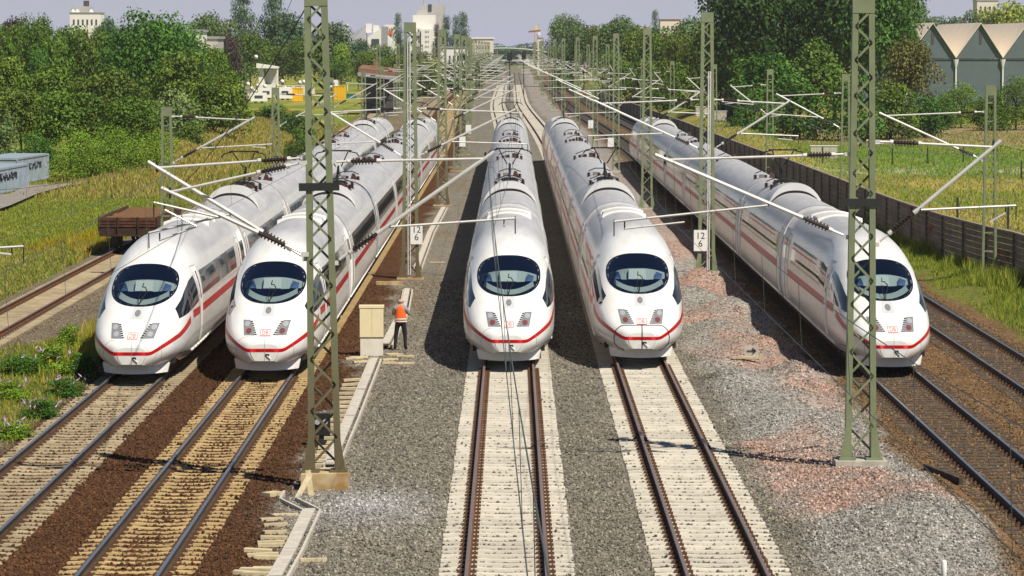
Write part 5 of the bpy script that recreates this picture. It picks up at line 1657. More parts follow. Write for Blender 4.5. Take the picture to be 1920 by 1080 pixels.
L_ = [  # px, top, width, depth, kind, colour, label
 (66, 240, 90, 282, 'bush', 'deep', 'dark green bush right behind the bluish containers', 'bush'),
 (150, 226, 130, 264, 'fine', 'bright', 'bright ivy-like bush next to the farther container', 'bush'),
 (225, 222, 120, 266, 'fine', 'bright', 'bright leafy bush above the end of the asphalt path', 'bush'),
 (292, 232, 100, 270, 'fine', 'bright', 'bright bush at the thicket edge left of the slender mast', 'bush'),
 (355, 225, 110, 300, 'bush', 'mid', 'green bush behind the slender ladder mast', 'bush'),
 (0, 190, 90, 285, 'bush', 'grey', 'pale willow-like bush at the left edge above the container', 'bush'),
 (420, 200, 110, 380, 'bush', 'deep', 'dark bush left of the dry yellow slope', 'bush'),
 (500, 192, 120, 400, 'bush', 'deep', 'dark green bush above the yellow slope before the caravans', 'bush'),
 (560, 200, 90, 385, 'bush', 'deep', 'dark bush just left of the tall mast above the slope', 'bush'),
 (560, 232, 60, 310, 'bush', 'mid', 'small green bush on the dry slope behind the first train', 'bush'),
 (250, 180, 130, 285, 'round', 'mid', 'mid-green shrub tree in the middle of the thicket', 'tree'),
 (130, 170, 150, 290, 'round', 'mid', 'mid-green shrub tree over the bright ivy bush', 'tree'),
 (40, 165, 130, 295, 'round', 'olive', 'olive-green shrub tree over the near container', 'tree'),
 (330, 150, 130, 320, 'bush', 'grey', 'grey-leaved willow on the right slope of the thicket', 'tree'),
 (400, 145, 140, 330, 'round', 'olive', 'olive tree at the right end of the thicket', 'tree'),
 (432, 132, 85, 345, 'round', 'mid', 'green tree closing the thicket beside the white hut', 'tree'),
 (200, 125, 150, 330, 'round', 'olive', 'olive-green tree in the thicket centre', 'tree'),
 (90, 120, 140, 335, 'round', 'mid', 'broad green tree in the left half of the thicket', 'tree'),
 (15, 105, 120, 340, 'round', 'olive', 'olive tree against the left edge', 'tree'),
 (340, 95, 150, 350, 'round', 'olive', 'olive tree below the big dark crown', 'tree'),
 (275, 8, 190, 380, 'big', 'deep', 'tallest dark green tree of the left thicket with pointed top', 'tree'),
 (325, 28, 150, 388, 'big', 'deep', 'broad dark tree right beside the tallest one', 'tree'),
 (235, 62, 130, 390, 'round', 'mid', 'green tree left of the tallest dark crown', 'tree'),
 (80, 28, 110, 400, 'big', 'mid', 'tall rounded green tree before the copper beech', 'tree'),
 (72, 80, 70, 385, 'spire', 'deep', 'narrow dark columnar tree in the left thicket', 'tree'),
 (20, 45, 90, 410, 'round', 'mid', 'rounded tree in front of the copper beech', 'tree'),
 (132, 47, 100, 410, 'round', 'mid', 'green tree below the white rooftop block', 'tree'),
 (172, 55, 90, 400, 'round', 'olive', 'olive tree right below the white rooftop block', 'tree'),
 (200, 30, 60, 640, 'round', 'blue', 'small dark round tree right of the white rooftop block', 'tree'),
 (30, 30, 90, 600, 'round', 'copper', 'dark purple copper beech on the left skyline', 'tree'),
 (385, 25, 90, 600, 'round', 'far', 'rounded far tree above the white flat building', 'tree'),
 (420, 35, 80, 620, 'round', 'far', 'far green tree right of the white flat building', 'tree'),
 (458, -16, 44, 800, 'poplar', 'blue', 'tall poplar whose tip leaves the top of the picture', 'tree'),
 (514, -4, 46, 820, 'poplar', 'blue', 'dark pointed poplar between tall poplar and near mast', 'tree'),
 (430, 62, 60, 560, 'round', 'copper', 'dark reddish tree under the tall poplar', 'tree'),
 (470, 60, 90, 760, 'round', 'mid', 'green tree at the foot of the tall poplar', 'tree'),
 (530, 25, 110, 820, 'round', 'blue', 'broad blue-green tree left of the near mast', 'tree'),
 (520, 85, 100, 780, 'round', 'olive', 'olive tree behind the white hut', 'tree'),
 (575, 70, 90, 770, 'round', 'mid', 'green tree directly behind the near mast', 'tree'),
 (622, 42, 90, 790, 'round', 'far', 'round green tree right of the near mast', 'tree'),
 (640, 78, 60, 750, 'spire', 'bright', 'bright pointed tree before the brown-roofed shed', 'tree'),
 (628, 110, 70, 745, 'round', 'mid', 'green tree left of the brown-roofed shed', 'tree'),
 (672, 72, 60, 820, 'round', 'blue', 'blue-green trees below the white gabled houses', 'tree'),
 (715, 85, 70, 800, 'round', 'far', 'hedge tree below the orange balcony', 'tree'),
 (690, 96, 80, 700, 'round', 'olive', 'olive hedge tree above the shed roof', 'tree'),
 (742, 100, 70, 690, 'round', 'olive', 'olive tree right of the shed', 'tree'),
 (785, 95, 60, 760, 'round', 'brown', 'brownish tree at the foot of the tower block', 'tree'),
 (812, 108, 50, 720, 'round', 'lime', 'lime-green bush below the tower block', 'tree'),
 (785, 112, 70, 700, 'round', 'mid', 'green hedge behind the grey crates', 'tree'),
 (746, 35, 18, 900, 'poplar', 'blue', 'slim poplar between gabled house and tower block', 'tree'),
 (838, 40, 20, 930, 'poplar', 'blue', 'poplar right of the tower block, left of three', 'tree'),
 (855, 39, 17, 940, 'poplar', 'blue', 'middle poplar of the three by the tower block', 'tree'),
 (869, 34, 22, 930, 'poplar', 'blue', 'right-hand poplar of the three by the tower block', 'tree'),
 (818, 54, 14, 900, 'poplar', 'copper', 'small purple poplar at the tower block foot', 'tree'),
 (905, 91, 90, 1040, 'bush', 'far', 'low hedge at the foot of the cream block', 'bush'),
 (850, 104, 90, 780, 'bush', 'far', 'low hedge before the white flat building', 'bush'),
 (800, 112, 80, 690, 'bush', 'olive', 'scrub left of the distant tracks beyond the crates', 'bush'),
 (880, 108, 70, 790, 'bush', 'olive', 'scrub beside the far left tracks below the cream block', 'bush'),
 (750, 118, 80, 640, 'bush', 'mid', 'green scrub right of the brown-roofed shed', 'bush'),
 (840, 120, 60, 1000, 'bush', 'olive', 'small scrub behind the grey-green crates', 'bush'),
 (372, 84, 110, 440, 'round', 'olive', 'olive tree in front of the white flat building', 'tree'),
 (405, 90, 90, 450, 'round', 'mid', 'green tree in front of the low grey annexe', 'tree'),
]
for (px, top, w, d, kind, col, lab, cat) in L_: tree(px, top, w, d, kind, col, lab, cat, GL)
GR = 'trees of the right tree line'
R_l = [
 (1398, -60, 200, 440, 'big', 'dark', 'huge dark tree at the left end of the right-hand grove', 'tree'),
 (1478, -80, 210, 448, 'big', 'dark', 'huge dark tree in the middle of the right-hand grove', 'tree'),
 (1565, -80, 200, 440, 'big', 'dark', 'huge dark tree just left of the near right mast', 'tree'),
 (1650, -60, 170, 430, 'big', 'deep', 'tall dark tree right behind the near right mast', 'tree'),
 (1372, 20, 110, 470, 'round', 'olive', 'lighter olive tree at the grove edge behind the small mast', 'tree'),
 (1705, 68, 110, 420, 'round', 'brown', 'brownish round tree in front of the grey hall', 'tree'),
 (1690, 20, 80, 440, 'round', 'deep', 'dark tree shading the left end of the hall roof', 'tree'),
 (1440, 100, 150, 400, 'round', 'deep', 'low dark tree at the foot of the grove, left part', 'tree'),
 (1530, 80, 140, 395, 'spire', 'mid', 'pointed green conifer-like tree before the grove', 'tree'),
 (1500, 130, 140, 385, 'bush', 'deep', 'dark bush above the grassy mound', 'bush'),
 (1600, 130, 130, 380, 'bush', 'deep', 'dark bush behind the near right mast foot line', 'bush'),
 (1670, 135, 130, 385, 'bush', 'mid', 'green bush right of the near right mast', 'bush'),
 (1415, 155, 110, 375, 'bush', 'deep', 'dark bush beside the slender ladder mast', 'bush'),
 (1732, 165, 90, 390, 'bush', 'deep', 'dark low bush left of the ivy-covered bush', 'bush'),
 (1802, 142, 110, 440, 'fine', 'bright', 'round ivy-covered bush in front of the grey hall', 'bush'),
 (1760, 168, 90, 430, 'bush', 'deep', 'low bush between ivy bush and brownish tree', 'bush'),
 (1905, 128, 110, 430, 'fine', 'mid', 'tall bush at the right edge before the hall', 'bush'),
 (1860, 168, 90, 425, 'bush', 'mid', 'low hedge bush left of the right-edge bush', 'bush'),
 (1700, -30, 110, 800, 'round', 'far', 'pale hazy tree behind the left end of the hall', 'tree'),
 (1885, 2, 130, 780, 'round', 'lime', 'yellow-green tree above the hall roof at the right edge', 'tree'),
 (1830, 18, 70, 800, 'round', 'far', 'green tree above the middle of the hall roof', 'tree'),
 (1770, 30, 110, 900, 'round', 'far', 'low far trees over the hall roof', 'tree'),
 (1335, 40, 90, 500, 'round', 'olive', 'olive tree right behind the second mast of the heap row', 'tree'),
 (1300, 30, 110, 640, 'round', 'far', 'hazy green tree left of the dark grove', 'tree'),
 (1062, 28, 90, 860, 'big', 'far', 'first big round tree right of the crane', 'tree'),
 (1095, 48, 80, 800, 'round', 'far', 'round tree second from the crane', 'tree'),
 (1128, 45, 70, 760, 'round', 'olive', 'olive tree third from the crane', 'tree'),
 (1160, 28, 90, 720, 'round', 'far', 'tall green tree in the middle of the right tree line', 'tree'),
 (1195, 45, 80, 660, 'round', 'olive', 'olive tree behind the fourth mast', 'tree'),
 (1232, 52, 90, 620, 'round', 'mid', 'green tree behind the third mast of the heap row', 'tree'),
 (1228, 30, 16, 900, 'poplar', 'blue', 'slim dark poplar on the right skyline', 'tree'),
 (1270, 62, 90, 570, 'round', 'olive', 'olive tree between third and second mast of the heap row', 'tree'),
 (1310, 72, 100, 520, 'round', 'olive', 'olive tree left of the dark grove', 'tree'),
 (1150, 85, 80, 640, 'bush', 'mid', 'low green tree at the foot of the right tree line', 'tree'),
 (1210, 100, 100, 560, 'bush', 'mid', 'low bushy tree right of the fourth mast', 'tree'),
 (1280, 105, 110, 500, 'bush', 'mid', 'low bushy tree before the olive trees', 'tree'),
 (1350, 110, 110, 450, 'bush', 'deep', 'dark low tree behind the second mast of the heap row', 'tree'),
 (1060, 78, 70, 800, 'bush', 'deep', 'dark foot of the first tree group by the crane', 'tree'),
]
for (px, top, w, d, kind, col, lab, cat) in R_l: tree(px, top, w, d, kind, col, lab, cat, GR)
# hazy far wood along the skyline
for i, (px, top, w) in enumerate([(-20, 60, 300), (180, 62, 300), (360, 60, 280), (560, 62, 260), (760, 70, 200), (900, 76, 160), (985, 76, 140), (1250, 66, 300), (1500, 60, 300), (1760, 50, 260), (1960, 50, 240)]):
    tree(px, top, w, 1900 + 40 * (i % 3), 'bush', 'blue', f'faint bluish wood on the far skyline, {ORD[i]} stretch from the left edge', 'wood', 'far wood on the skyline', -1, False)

# flowering weeds by the outer left track
b = MB()
for k in range(1):
    b.lathe((0, 0, 0), (0, 0, .15), [(0, .012), (.25, .021), (.7, .014), (1, .004)], 6)
FLW = b.mesh('flower_spike', mat('buddleia_lilac', (.52, .34, .58), .8))
for i, (px, py, w, h) in enumerate([(40, 705, 2.0, .8), (92, 702, 1.8, 1.0), (118, 735, 1.6, .75), (10, 752, 1.9, .7), (74, 775, 1.6, .65), (20, 812, 1.5, .6), (150, 700, 1.4, .95), (128, 672, 1.4, 1.2)]):
    p = P(px, py, -.1)
    t = thing('flowering_shrub', ['lilac-flowered shrub nearest the path of grey gravel', 'tall lilac-flowered shrub before the first train nose', 'low lilac shrub beside the outer left rail', 'lilac shrub at the left edge, upper of two', 'lilac shrub in the middle of the weed bank', 'lowest lilac shrub near the bottom left corner', 'dark shrub in the shade of the first train nose', 'dark upright shrub left of the first train nose'][i], 'shrub', (p.x, p.y, float(gz(p.x, p.y)) - .05), rt.uniform(0, 6), 'shrubs on the weed bank')
    c = link('foliage', CR['bush'][i % 3], t); c.scale = (w, w, h); g = GC['bright' if i % 2 else 'deep']; c.color = (g[0] * 1.1, g[1] * 1.1, g[2], 1)
    for k in range(14 if i < 6 else 3):
        a = rt.uniform(0, 6.28); rr = rt.uniform(.1, .42) * w
        f_ = link('flower_spike', FLW, t, (rr * math.cos(a), rr * math.sin(a), h * rt.uniform(.5, .8))); f_.rotation_euler = (rt.uniform(-1, 1), rt.uniform(-1, 1), 0)

def blades(name, pts, h, w, cols, lean=.45, seed=1):
    r = np.random.default_rng(seed); n = len(pts)
    a = r.uniform(0, 6.28, n); dx, dy = np.cos(a), np.sin(a)
    ln = r.normal(0, lean, (n, 2)) * h[:, None]
    p0 = pts + np.stack([dx * w, dy * w, 0 * w - .04], -1); p1 = pts - np.stack([dx * w, dy * w, 0 * w + .04], -1)
    p2 = pts + np.stack([ln[:, 0], ln[:, 1], h], -1)
    v = np.stack([p0, p1, p2], 1).reshape(-1, 3)
    return link(name, np_mesh(name, v, np.arange(3 * n).reshape(-1, 3), M['blade'], False, attrs={'col': np.repeat(cols, 3, 0)}))
r = np.random.default_rng(3)
def pick(n, *cs):
    c = np.array(cs)[r.integers(0, len(cs), n)]; return c * r.uniform(.7, 1.3, (n, 1))
gA, gB, gC, gY, gS = (.19, .26, .028), (.30, .33, .045), (.11, .18, .022), (.55, .42, .02), (.40, .32, .11)
# right verge weeds
n = 60000; y = r.uniform(100, 215, n); x = 17.6 + r.beta(1.4, 1.2, n) * 3.9
wxx = np.interp(y, wy, wx); k = (x < wxx - .15) & (fbm(x * .8, y * .35, 8, 3) + .25 * sstep(17.6, 19, x) > .48); x, y = x[k], y[k]; n = len(x)
tall = sstep(18.2, 19.6, x) * sstep(.42, .62, fbm(x * .9, y * .5, 12, 2))
h = r.uniform(.06, .2, n) + tall * r.uniform(.05, .75, n)
tag(blades('tall_weeds', np.stack([x, y, gz(x, y)], -1), h, r.uniform(.012, .035, n), pick(n, gA, gB, gA, gB, gC, gY if False else gB), .22, 2), kind='stuff')
# left bank weeds
n = 42000; y = r.uniform(62, 118, n); x = -17.0 + r.beta(1.6, 1.6, n) * 4.4
k = fbm(x * .7, y * .22, 9, 3) + .25 * np.exp(-((x + 14.5) / .9) ** 2) > .52; x, y = x[k], y[k]; n = len(x)
cc = pick(n, gA, gB, gC, gS, gA); yl_ = (r.random(n) < .05); cc[yl_] = gY
tag(blades('bank_weeds', np.stack([x, y, gz(x, y)], -1), r.uniform(.05, .22, n), r.uniform(.012, .03, n), cc, .3, 3), kind='stuff')
# clump of yellow weeds beside the first train
n = 5000; y = r.normal(119, 5, n); x = r.normal(-13.7, .35, n)
tag(blades('yellow_weeds', np.stack([x, y, gz(x, y)], -1), r.uniform(.2, .8, n), r.uniform(.012, .03, n), pick(n, gB, gB, gS, gY, (.3, .3, .04)), .2, 4), kind='stuff')
# left field
n = 110000; y = 112 + r.random(n) ** .8 * 165; x = -20.2 - r.random(n) * (y * .15 - 17).clip(1)
k = fbm(x * .25, y * .12, 14, 3) > .15; x, y = x[k], y[k]; n = len(x)
rag = sstep(.50, .60, fbm(x * .22, y * .09, 18, 3)) * (1 - sstep(3, 7, -20 - x)) * sstep(120, 140, y) * (1 - sstep(180, 200, y))
cc = pick(n, gA, gB, gA, gC, (.23, .23, .05)); m_ = r.random(n) < .75 * rag; cc[m_] = np.array(gY) * .75
m_ = r.random(n) < .35 * (fbm(x * .2, y * .07, 30, 2) > .55); cc[m_] = gS
zf = np.where(x > -22.4, gz(np.maximum(x, -22.4), y), meadow_z(x, y))
hh = r.uniform(.06, .18, n) + rag * r.uniform(0, .40, n)
tag(blades('field_grass', np.stack([x, y, zf], -1), hh, r.uniform(.02, .05, n), cc, .4, 5), kind='stuff')
# dry grass on the slope
n = 52000; y = r.uniform(236, 440, n); x = r.normal(-27.0, 3.3, n); k = x < -20.5; x, y = x[k], y[k]; n = len(x)
tag(blades('dry_grass', np.stack([x, y, np.where(x > -22.4, np.maximum(gz(np.maximum(x, -22.4), y), meadow_z(x, y)), meadow_z(x, y))], -1), r.uniform(.12, .5, n), r.uniform(.04, .09, n), pick(n, gS, (.42, .34, .11), (.36, .27, .08), gB, gA), .35, 6), kind='stuff')
# right field
n = 60000; y = 160 + r.random(n) * 260; x = np.interp(y, wy, wx) + .4 + r.random(n) * (y * .15 - 16).clip(1)
cc = pick(n, gA, gB, gS, gS, gB, (.34, .30, .13)); bz = sstep(268, 290, y + 22 * (fbm(x * .1, y * .05, 5, 3) - .5)); m_ = r.random(n) < .5 * bz; cc[m_] = np.array((.09, .22, .025)) * r.uniform(.8, 1.2, (m_.sum(), 1))
m_ = (r.random(n) < .10) & (np.abs(y - 290) < 9); cc[m_] = (.6, .6, .52)
tag(blades('field_grass', np.stack([x, y, meadow_z(x, y)], -1), r.uniform(.08, .28, n), r.uniform(.025, .06, n), cc, .35, 7), kind='stuff')
# fence posts in the right field
pb = MB(); pb.box(-.06, .06, -.06, .06, 0, 1.5); pb.box(-.04, .04, -.04, .04, 1.501, 1.56); PSM = pb.mesh('fence_post', M['mast_dark'])
for i, (px, py) in enumerate([(1542, 312), (1673, 308), (1739, 306), (1795, 414), (1806, 304), (1868, 302), (1890, 428), (1915, 335)]):
    p = P(px, py, -.35); o = link('fence_post', PSM, None, (p.x, p.y, float(meadow_z(np.array(p.x), np.array(p.y))) - .1))
    tag(o, f'thin dark fence post in the right-hand field, {ORD[i]} of eight from the left', 'post', 'fence posts in the right field')

# ------------------------------------------------------------------ buildings
def wins(parent, x0, x1, z0, z1, y, nx, nz, ww=.5, wh=.5, matl=None):
    sx, sz = (x1 - x0) / nx, (z1 - z0) / nz
    key = ('w', round(sx * ww, 2), round(sz * wh, 2))
    if key not in MC:
        b = MB(); b.box(-sx * ww / 2, sx * ww / 2, -.12, .1, -sz * wh / 2, sz * wh / 2); MC[key] = b.mesh('window', M['win'])
    for i in range(nx):
        for j in range(nz):
            link('window', MC[key], parent, (x0 + sx * (i + .5), y, z0 + sz * (j + .5)))
def px_box(px0, px1, top, d):
    a, b_ = PD(px0, top, d), PD(px1, top, d)
    return a.x, b_.x, a.z
# hall with saw-tooth gables
d = 600.0
hall = thing('industrial_hall', 'grey-blue industrial hall with zigzag gables and beige roof planes', 'building', (0, 0, 0))
ridge, eave, bot = PD(0, 45, d).z, PD(0, 110, d).z, -1.0
xs_ = [PD(px, 0, d).x for px in (1613, 1701, 1793, 1881, 1969, 2057)]
for i in range(5):
    xa_, xb_ = xs_[i], xs_[i + 1]; xm = (xa_ + xb_) / 2 + .2
    b = MB(); b.hexa([(xa_, d, bot), (xb_, d, bot), (xb_, d + .4, bot), (xa_, d + .4, bot), (xa_, d, eave), (xb_, d, eave), (xb_, d + .4, eave), (xa_, d + .4, eave)])
    b.build('wall_bay', M['hall_wall'], hall)
    b = MB(); b.face([(xa_ + .02, d - .05, eave + .05), (xb_ - .02, d - .05, eave + .05), (xm, d - .05, ridge)]); b.face([(xa_ + .02, d + .3, eave + .05), (xm, d + .3, ridge), (xb_ - .02, d + .3, eave + .05)])
    b.build('gable', M['hall_wall'], hall)
    for (p, q) in (((xa_, eave), (xm, ridge)), ((xm, ridge), (xb_, eave))):
        b = MB(); up = .25
        b.hexa([(p[0], d - .6, p[1] + .1), (q[0], d - .6, q[1] + .1), (q[0], d + 60, q[1] + .1), (p[0], d + 60, p[1] + .1), (p[0], d - .6, p[1] + up), (q[0], d - .6, q[1] + up), (q[0], d + 60, q[1] + up), (p[0], d + 60, p[1] + up)])
        b.build('roof_plane', M['hall_roof'], hall)
    b = MB(); b.tube((xa_, d - .25, bot), (xa_, d - .25, eave - 1.6), .14, 6); b.build('downpipe', M['white_plain'], hall)
    b = MB(); b.lathe((xa_, d - .3, eave - 1.6), (xa_, d - .3, eave - .1), [(0, .12), (1, .5)], 6); b.build('hopper', M['white_plain'], hall)
    b = MB(); b.box(xm - .2, xm + .2, d - .12, d - .051, ridge - 3.4, ridge - 1.0); b.build('vent_slot', M['roof_dark'], hall)
    b = MB(); b.box(xa_, xb_, d - .15, d - .02, eave - .2, eave - .02); b.build('eaves_strip', M['roof_dark'], hall)
# tower block
d = 1000.0
tb = thing('tower_block', 'tall white and beige tower block on the skyline left of the poplars', 'building', (0, 0, 0))
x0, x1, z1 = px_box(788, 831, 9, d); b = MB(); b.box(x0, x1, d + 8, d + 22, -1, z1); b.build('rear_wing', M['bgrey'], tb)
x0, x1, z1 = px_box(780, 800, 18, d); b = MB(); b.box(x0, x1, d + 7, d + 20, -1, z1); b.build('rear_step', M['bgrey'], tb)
x0, x1, z1 = px_box(774, 816.5, 28, d); b = MB(); b.box(x0, x1, d, d + 6.9, -1, z1); b.build('front_wing', M['bwhite'], tb)
x0, x1, z1 = px_box(770, 789, 52, d); b = MB(); b.box(x0, x1, d - 4, d - .1, -1, z1); b.build('left_wing', M['bwhite'], tb); zb_ = PD(0, 85, d).z; wins(tb, x0, x1, zb_, z1, d - 4, 3, 3, .4, .4)
x0, x1, z1 = px_box(790.5, 812, 55, d); b = MB(); b.box(x0, x1, d - 5, d - .1, -1, z1); b.build('right_wing', M['bwhite'], tb); wins(tb, x0 + 1, x1 - 1, PD(0, 92, d).z, z1, d - 5, 3, 4, .32, .35)
x0, x1, z1 = px_box(779, 788, 58, d)
for j in range(4): b = MB(); b.box(x0, x1, d - 5, d - 4.1, z1 - 3 * j - 1.4, z1 - 3 * j - .3); b.build('balcony', M['bgrey'], tb)
for px in (793, 822): p = PD(px, 9, d); b = MB(); b.tube((p.x, d + 14, p.z), (p.x, d + 14, p.z + 3.5), .15, 5); b.build('aerial', M['bgrey'], tb)
b = MB(); p = PD(805, 14, d); b.box(p.x - .5, p.x + .5, d + 7.8, d + 7.95, p.z - 1, p.z + 1); b.build('stair_slot', M['win'], tb)
# gabled white house and the one with the orange balcony
d = 950.0
gh = thing('gabled_house', 'white house with steep dark slanting roof left of the orange balcony', 'building', (0, 0, 0))
a0, a1, a2, a3 = PD(689, 70, d), PD(715, 52, d), PD(715, 110, d), PD(689, 110, d)
b = MB(); b.hexa([(a3.x, d, -1), (a2.x, d, -1), (a2.x, d + 10, -1), (a3.x, d + 10, -1), (a0.x, d, a0.z), (a1.x, d, a1.z), (a1.x, d + 10, a1.z), (a0.x, d + 10, a0.z)]); b.build('gable_wall', M['bwhite'], gh)
q0, q1 = PD(655, 66, d), PD(712, 48, d)
b = MB(); b.hexa([(q0.x, d + .5, q0.z - 3), (a0.x - .1, d + .5, a0.z - 3), (a0.x - .1, d + 12, a0.z - 3), (q0.x, d + 12, q0.z - 3), (q0.x, d + 3, q0.z), (a1.x - 4.5, d + 3, q1.z), (a1.x - 4.5, d + 12, q1.z), (q0.x, d + 12, q0.z)]); b.build('roof', M['roof_grey'], gh)
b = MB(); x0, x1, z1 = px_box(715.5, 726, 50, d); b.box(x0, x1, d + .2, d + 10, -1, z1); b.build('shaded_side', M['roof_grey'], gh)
for (px, py) in ((690, 44), (704, 47)): p = PD(px, py, d); b = MB(); b.box(p.x - .8, p.x + .8, d + 5, d + 7, p.z - 2.5, p.z); b.build('dormer', M['bwhite'], gh)
b = MB(); p = PD(704, 80, d); b.box(p.x - 1, p.x + 1, d - .2, d - .02, p.z - 1, p.z + 1); b.build('window', M['win'], gh)
ob = thing('apartment_house', 'white apartment house with an orange awning balcony', 'building', (0, 0, 0))
x0, x1, z1 = px_box(721, 741, 46, 970); b = MB(); b.box(x0, x1, 970, 982, -1, z1); b.build('wall', M['bwhite'], ob); wins(ob, x0 + .5, x1 - .5, z1 - 3, z1 - .6, 970, 3, 1, .4, .6)
x0, x1, z1 = px_box(723, 736, 58, 970); b = MB(); b.box(x0, x1, 968.6, 969.8, z1 - 1.0, z1); b.build('awning', M['orange'], ob)
b = MB(); b.box(x0, x1, 968.6, 969.8, z1 - 3.6, z1 - 2.2); b.build('balcony', M['bgrey'], ob)
b = MB(); x0, x1, z1 = px_box(727, 743, 78, 930); b.hexa([(x0, 930, -1), (x1, 930, -1), (x1, 936, -1), (x0, 936, -1), (x0, 930, z1 + 1.6), (x1, 930, z1 - 1), (x1, 936, z1 - 1), (x0, 936, z1 + 1.6)]); b.build('low_wing', M['bwhite'], ob)
# cream block
cbk = thing('cream_block', 'plain cream flat-roofed block right of the poplars', 'building', (0, 0, 0))
x0, x1, z1 = px_box(886, 925, 73, 1100); b = MB(); b.box(x0, x1, 1100, 1115, -1, z1); b.build('wall', M['bcream'], cbk)
b = MB(); b.box(x0 - .3, x1 + .3, 1099.7, 1115.3, z1 + .01, z1 + .5); b.build('parapet', M['bwhite'], cbk); wins(cbk, x0 + 1, x1 - 1, z1 - 6, z1 - 1.5, 1100, 5, 2, .3, .4)
# low white sheds by the line
for (px0, px1, top, d, lab, rf) in ((828, 882, 90, 800, 'low white flat building beside the line below the poplars', 'bwhite'), (333, 376, 60, 470, 'white flat-roofed building among the left trees', 'bwhite'), (376, 408, 73, 480, 'low grey annexe right of the white flat building', 'bgrey'),
                                    (131, 188, 25, 1000, 'white rooftop block rising above the left trees', 'bwhite'), (1832, 1872, 2, 1150, 'pale block behind the trees above the hall', 'bcream'), (1238, 1275, 38, 1100, 'white block with reddish roof on the right skyline', 'bcream'),
                                    (1008, 1018, 72, 1200, 'small pale block right of the crane', 'bcream')):
    t = thing('flat_building', lab, 'building', (0, 0, 0))
    x0, x1, z1 = px_box(px0, px1, top, d); b = MB(); b.box(x0, x1, d, d + 10, -1, z1); b.build('wall', M[rf], t)
    b = MB(); b.box(x0 - .2, x1 + .2, d - .2, d + 10.2, z1 + .01, z1 + .35); b.build('roof', M['roof_grey' if px0 != 1238 else 'roof_brown'], t)
    n = max(2, int((px1 - px0) / 9)); wins(t, x0 + .5, x1 - .5, z1 - 4.2, z1 - .8, d, n, 1, .35, .45)
    if px0 == 131:
        b = MB(); b.box(x0, x1 - 3, d + 2, d + 8, z1 + .36, z1 + 2.0); b.build('roof_house', M['bgrey'], t)
        b = MB(); b.box((x0 + x1) / 2 - .8, (x0 + x1) / 2 + .6, d + 3, d + 5, z1 + 2.01, z1 + 3.6); b.build('chimney', M['roof_dark'], t)
        for px in (136, 144, 170): p = PD(px, 20, d); b = MB(); b.lathe((p.x, d + 1, p.z - 1.2), (p.x, d + 1, p.z + .4), [(0, .2), (.5, .7), (1, .2)], 8); b.build('roof_dome', M['white_plain'], t)
b_ = thing('grey_hut', 'pale blue-roofed low building half hidden in the left thicket', 'building', (0, 0, 0))
x0, x1, z1 = px_box(108, 132, 76, 440); q = MB(); q.box(x0, x1, 440, 446, -1, z1 - .6); q.build('wall', M['bgrey'], b_); q = MB(); q.box(x0 - .2, x1 + .2, 439.8, 446.2, z1 - .59, z1); q.build('roof', M['roof_grey'], b_)
# white hut with mono-pitch roof
ht_ = thing('white_hut', 'white open-fronted hut with slanting roof above the caravans', 'building', (0, 0, 0))
d = 690.0; A, B, C = PD(481, 119, d), PD(521, 125, d), PD(495, 158, d)
q = MB(); q.hexa([(A.x, d - .5, A.z - .9), (B.x, d - .5, B.z - .35), (B.x, d + 4, B.z - .35), (A.x, d + 4, A.z - .9), (A.x, d - .5, A.z), (B.x, d - .5, B.z), (B.x, d + 4, B.z), (A.x, d + 4, A.z)]); q.build('roof', M['white_plain'], ht_)
q = MB(); q.hexa([(A.x + .4, d + .5, 2.2), (A.x + 1.6, d + .5, 2.2), (A.x + 1.6, d + 3.8, 2.2), (A.x + .4, d + 3.8, 2.2), (A.x + .3, d + .5, A.z - .95), (A.x + 1.0, d + .5, A.z - .95), (A.x + 1.0, d + 3.8, A.z - .95), (A.x + .3, d + 3.8, A.z - .95)]); q.build('side_wall', M['white_plain'], ht_)
q = MB(); q.box(A.x + 1.6, B.x - .1, d + 3, d + 3.3, 2.2, B.z - .5); q.build('rear_wall', M['bgrey'], ht_)
q = MB(); q.box(B.x - .2, B.x - .05, d, d + .2, -.5, B.z - .37); q.build('post', M['white_plain'], ht_)
q = MB(); q.box(A.x + .2, B.x, d + .3, d + 4, -.8, 2.19); q.build('base', M['bwhite'], ht_)
# shed with brown roof
sh_ = thing('railway_shed', 'long dark shed with overhanging brown roof left of the second mast', 'building', (0, 0, 0))
d = 520.0; A, B = PD(672, 126, d), PD(746, 134, d)
q = MB(); q.hexa([(A.x, d, A.z - .9), (B.x, d, B.z - .9), (B.x, d + 14, B.z - .7), (A.x, d + 14, A.z - .7), (A.x, d, A.z - .1), (B.x, d, B.z - .1), (B.x, d + 14, B.z + .3), (A.x, d + 14, A.z + .3)]); q.build('roof', M['roof_brown'], sh_)
q = MB(); q.hexa([(A.x - .1, d - .3, A.z - 1.3), (B.x, d - .3, B.z - 1.3), (B.x, d - .05, B.z - 1.3), (A.x - .1, d - .05, A.z - 1.3), (A.x - .1, d - .3, A.z - .7), (B.x, d - .3, B.z - .75), (B.x, d - .05, B.z - .75), (A.x - .1, d - .05, A.z - .7)]); q.build('fascia', M['roof_grey'], sh_)
q = MB(); q.box(A.x + .6, B.x - .6, d + 3, d + 13, -1, A.z - 1.35); q.build('wall', M['roof_dark'], sh_)
p = PD(702, 122, d); q = MB(); q.box(p.x - .4, p.x + .4, d + 6, d + 7, A.z + .1, p.z + .6); q.build('chimney', M['roof_brown'], sh_)

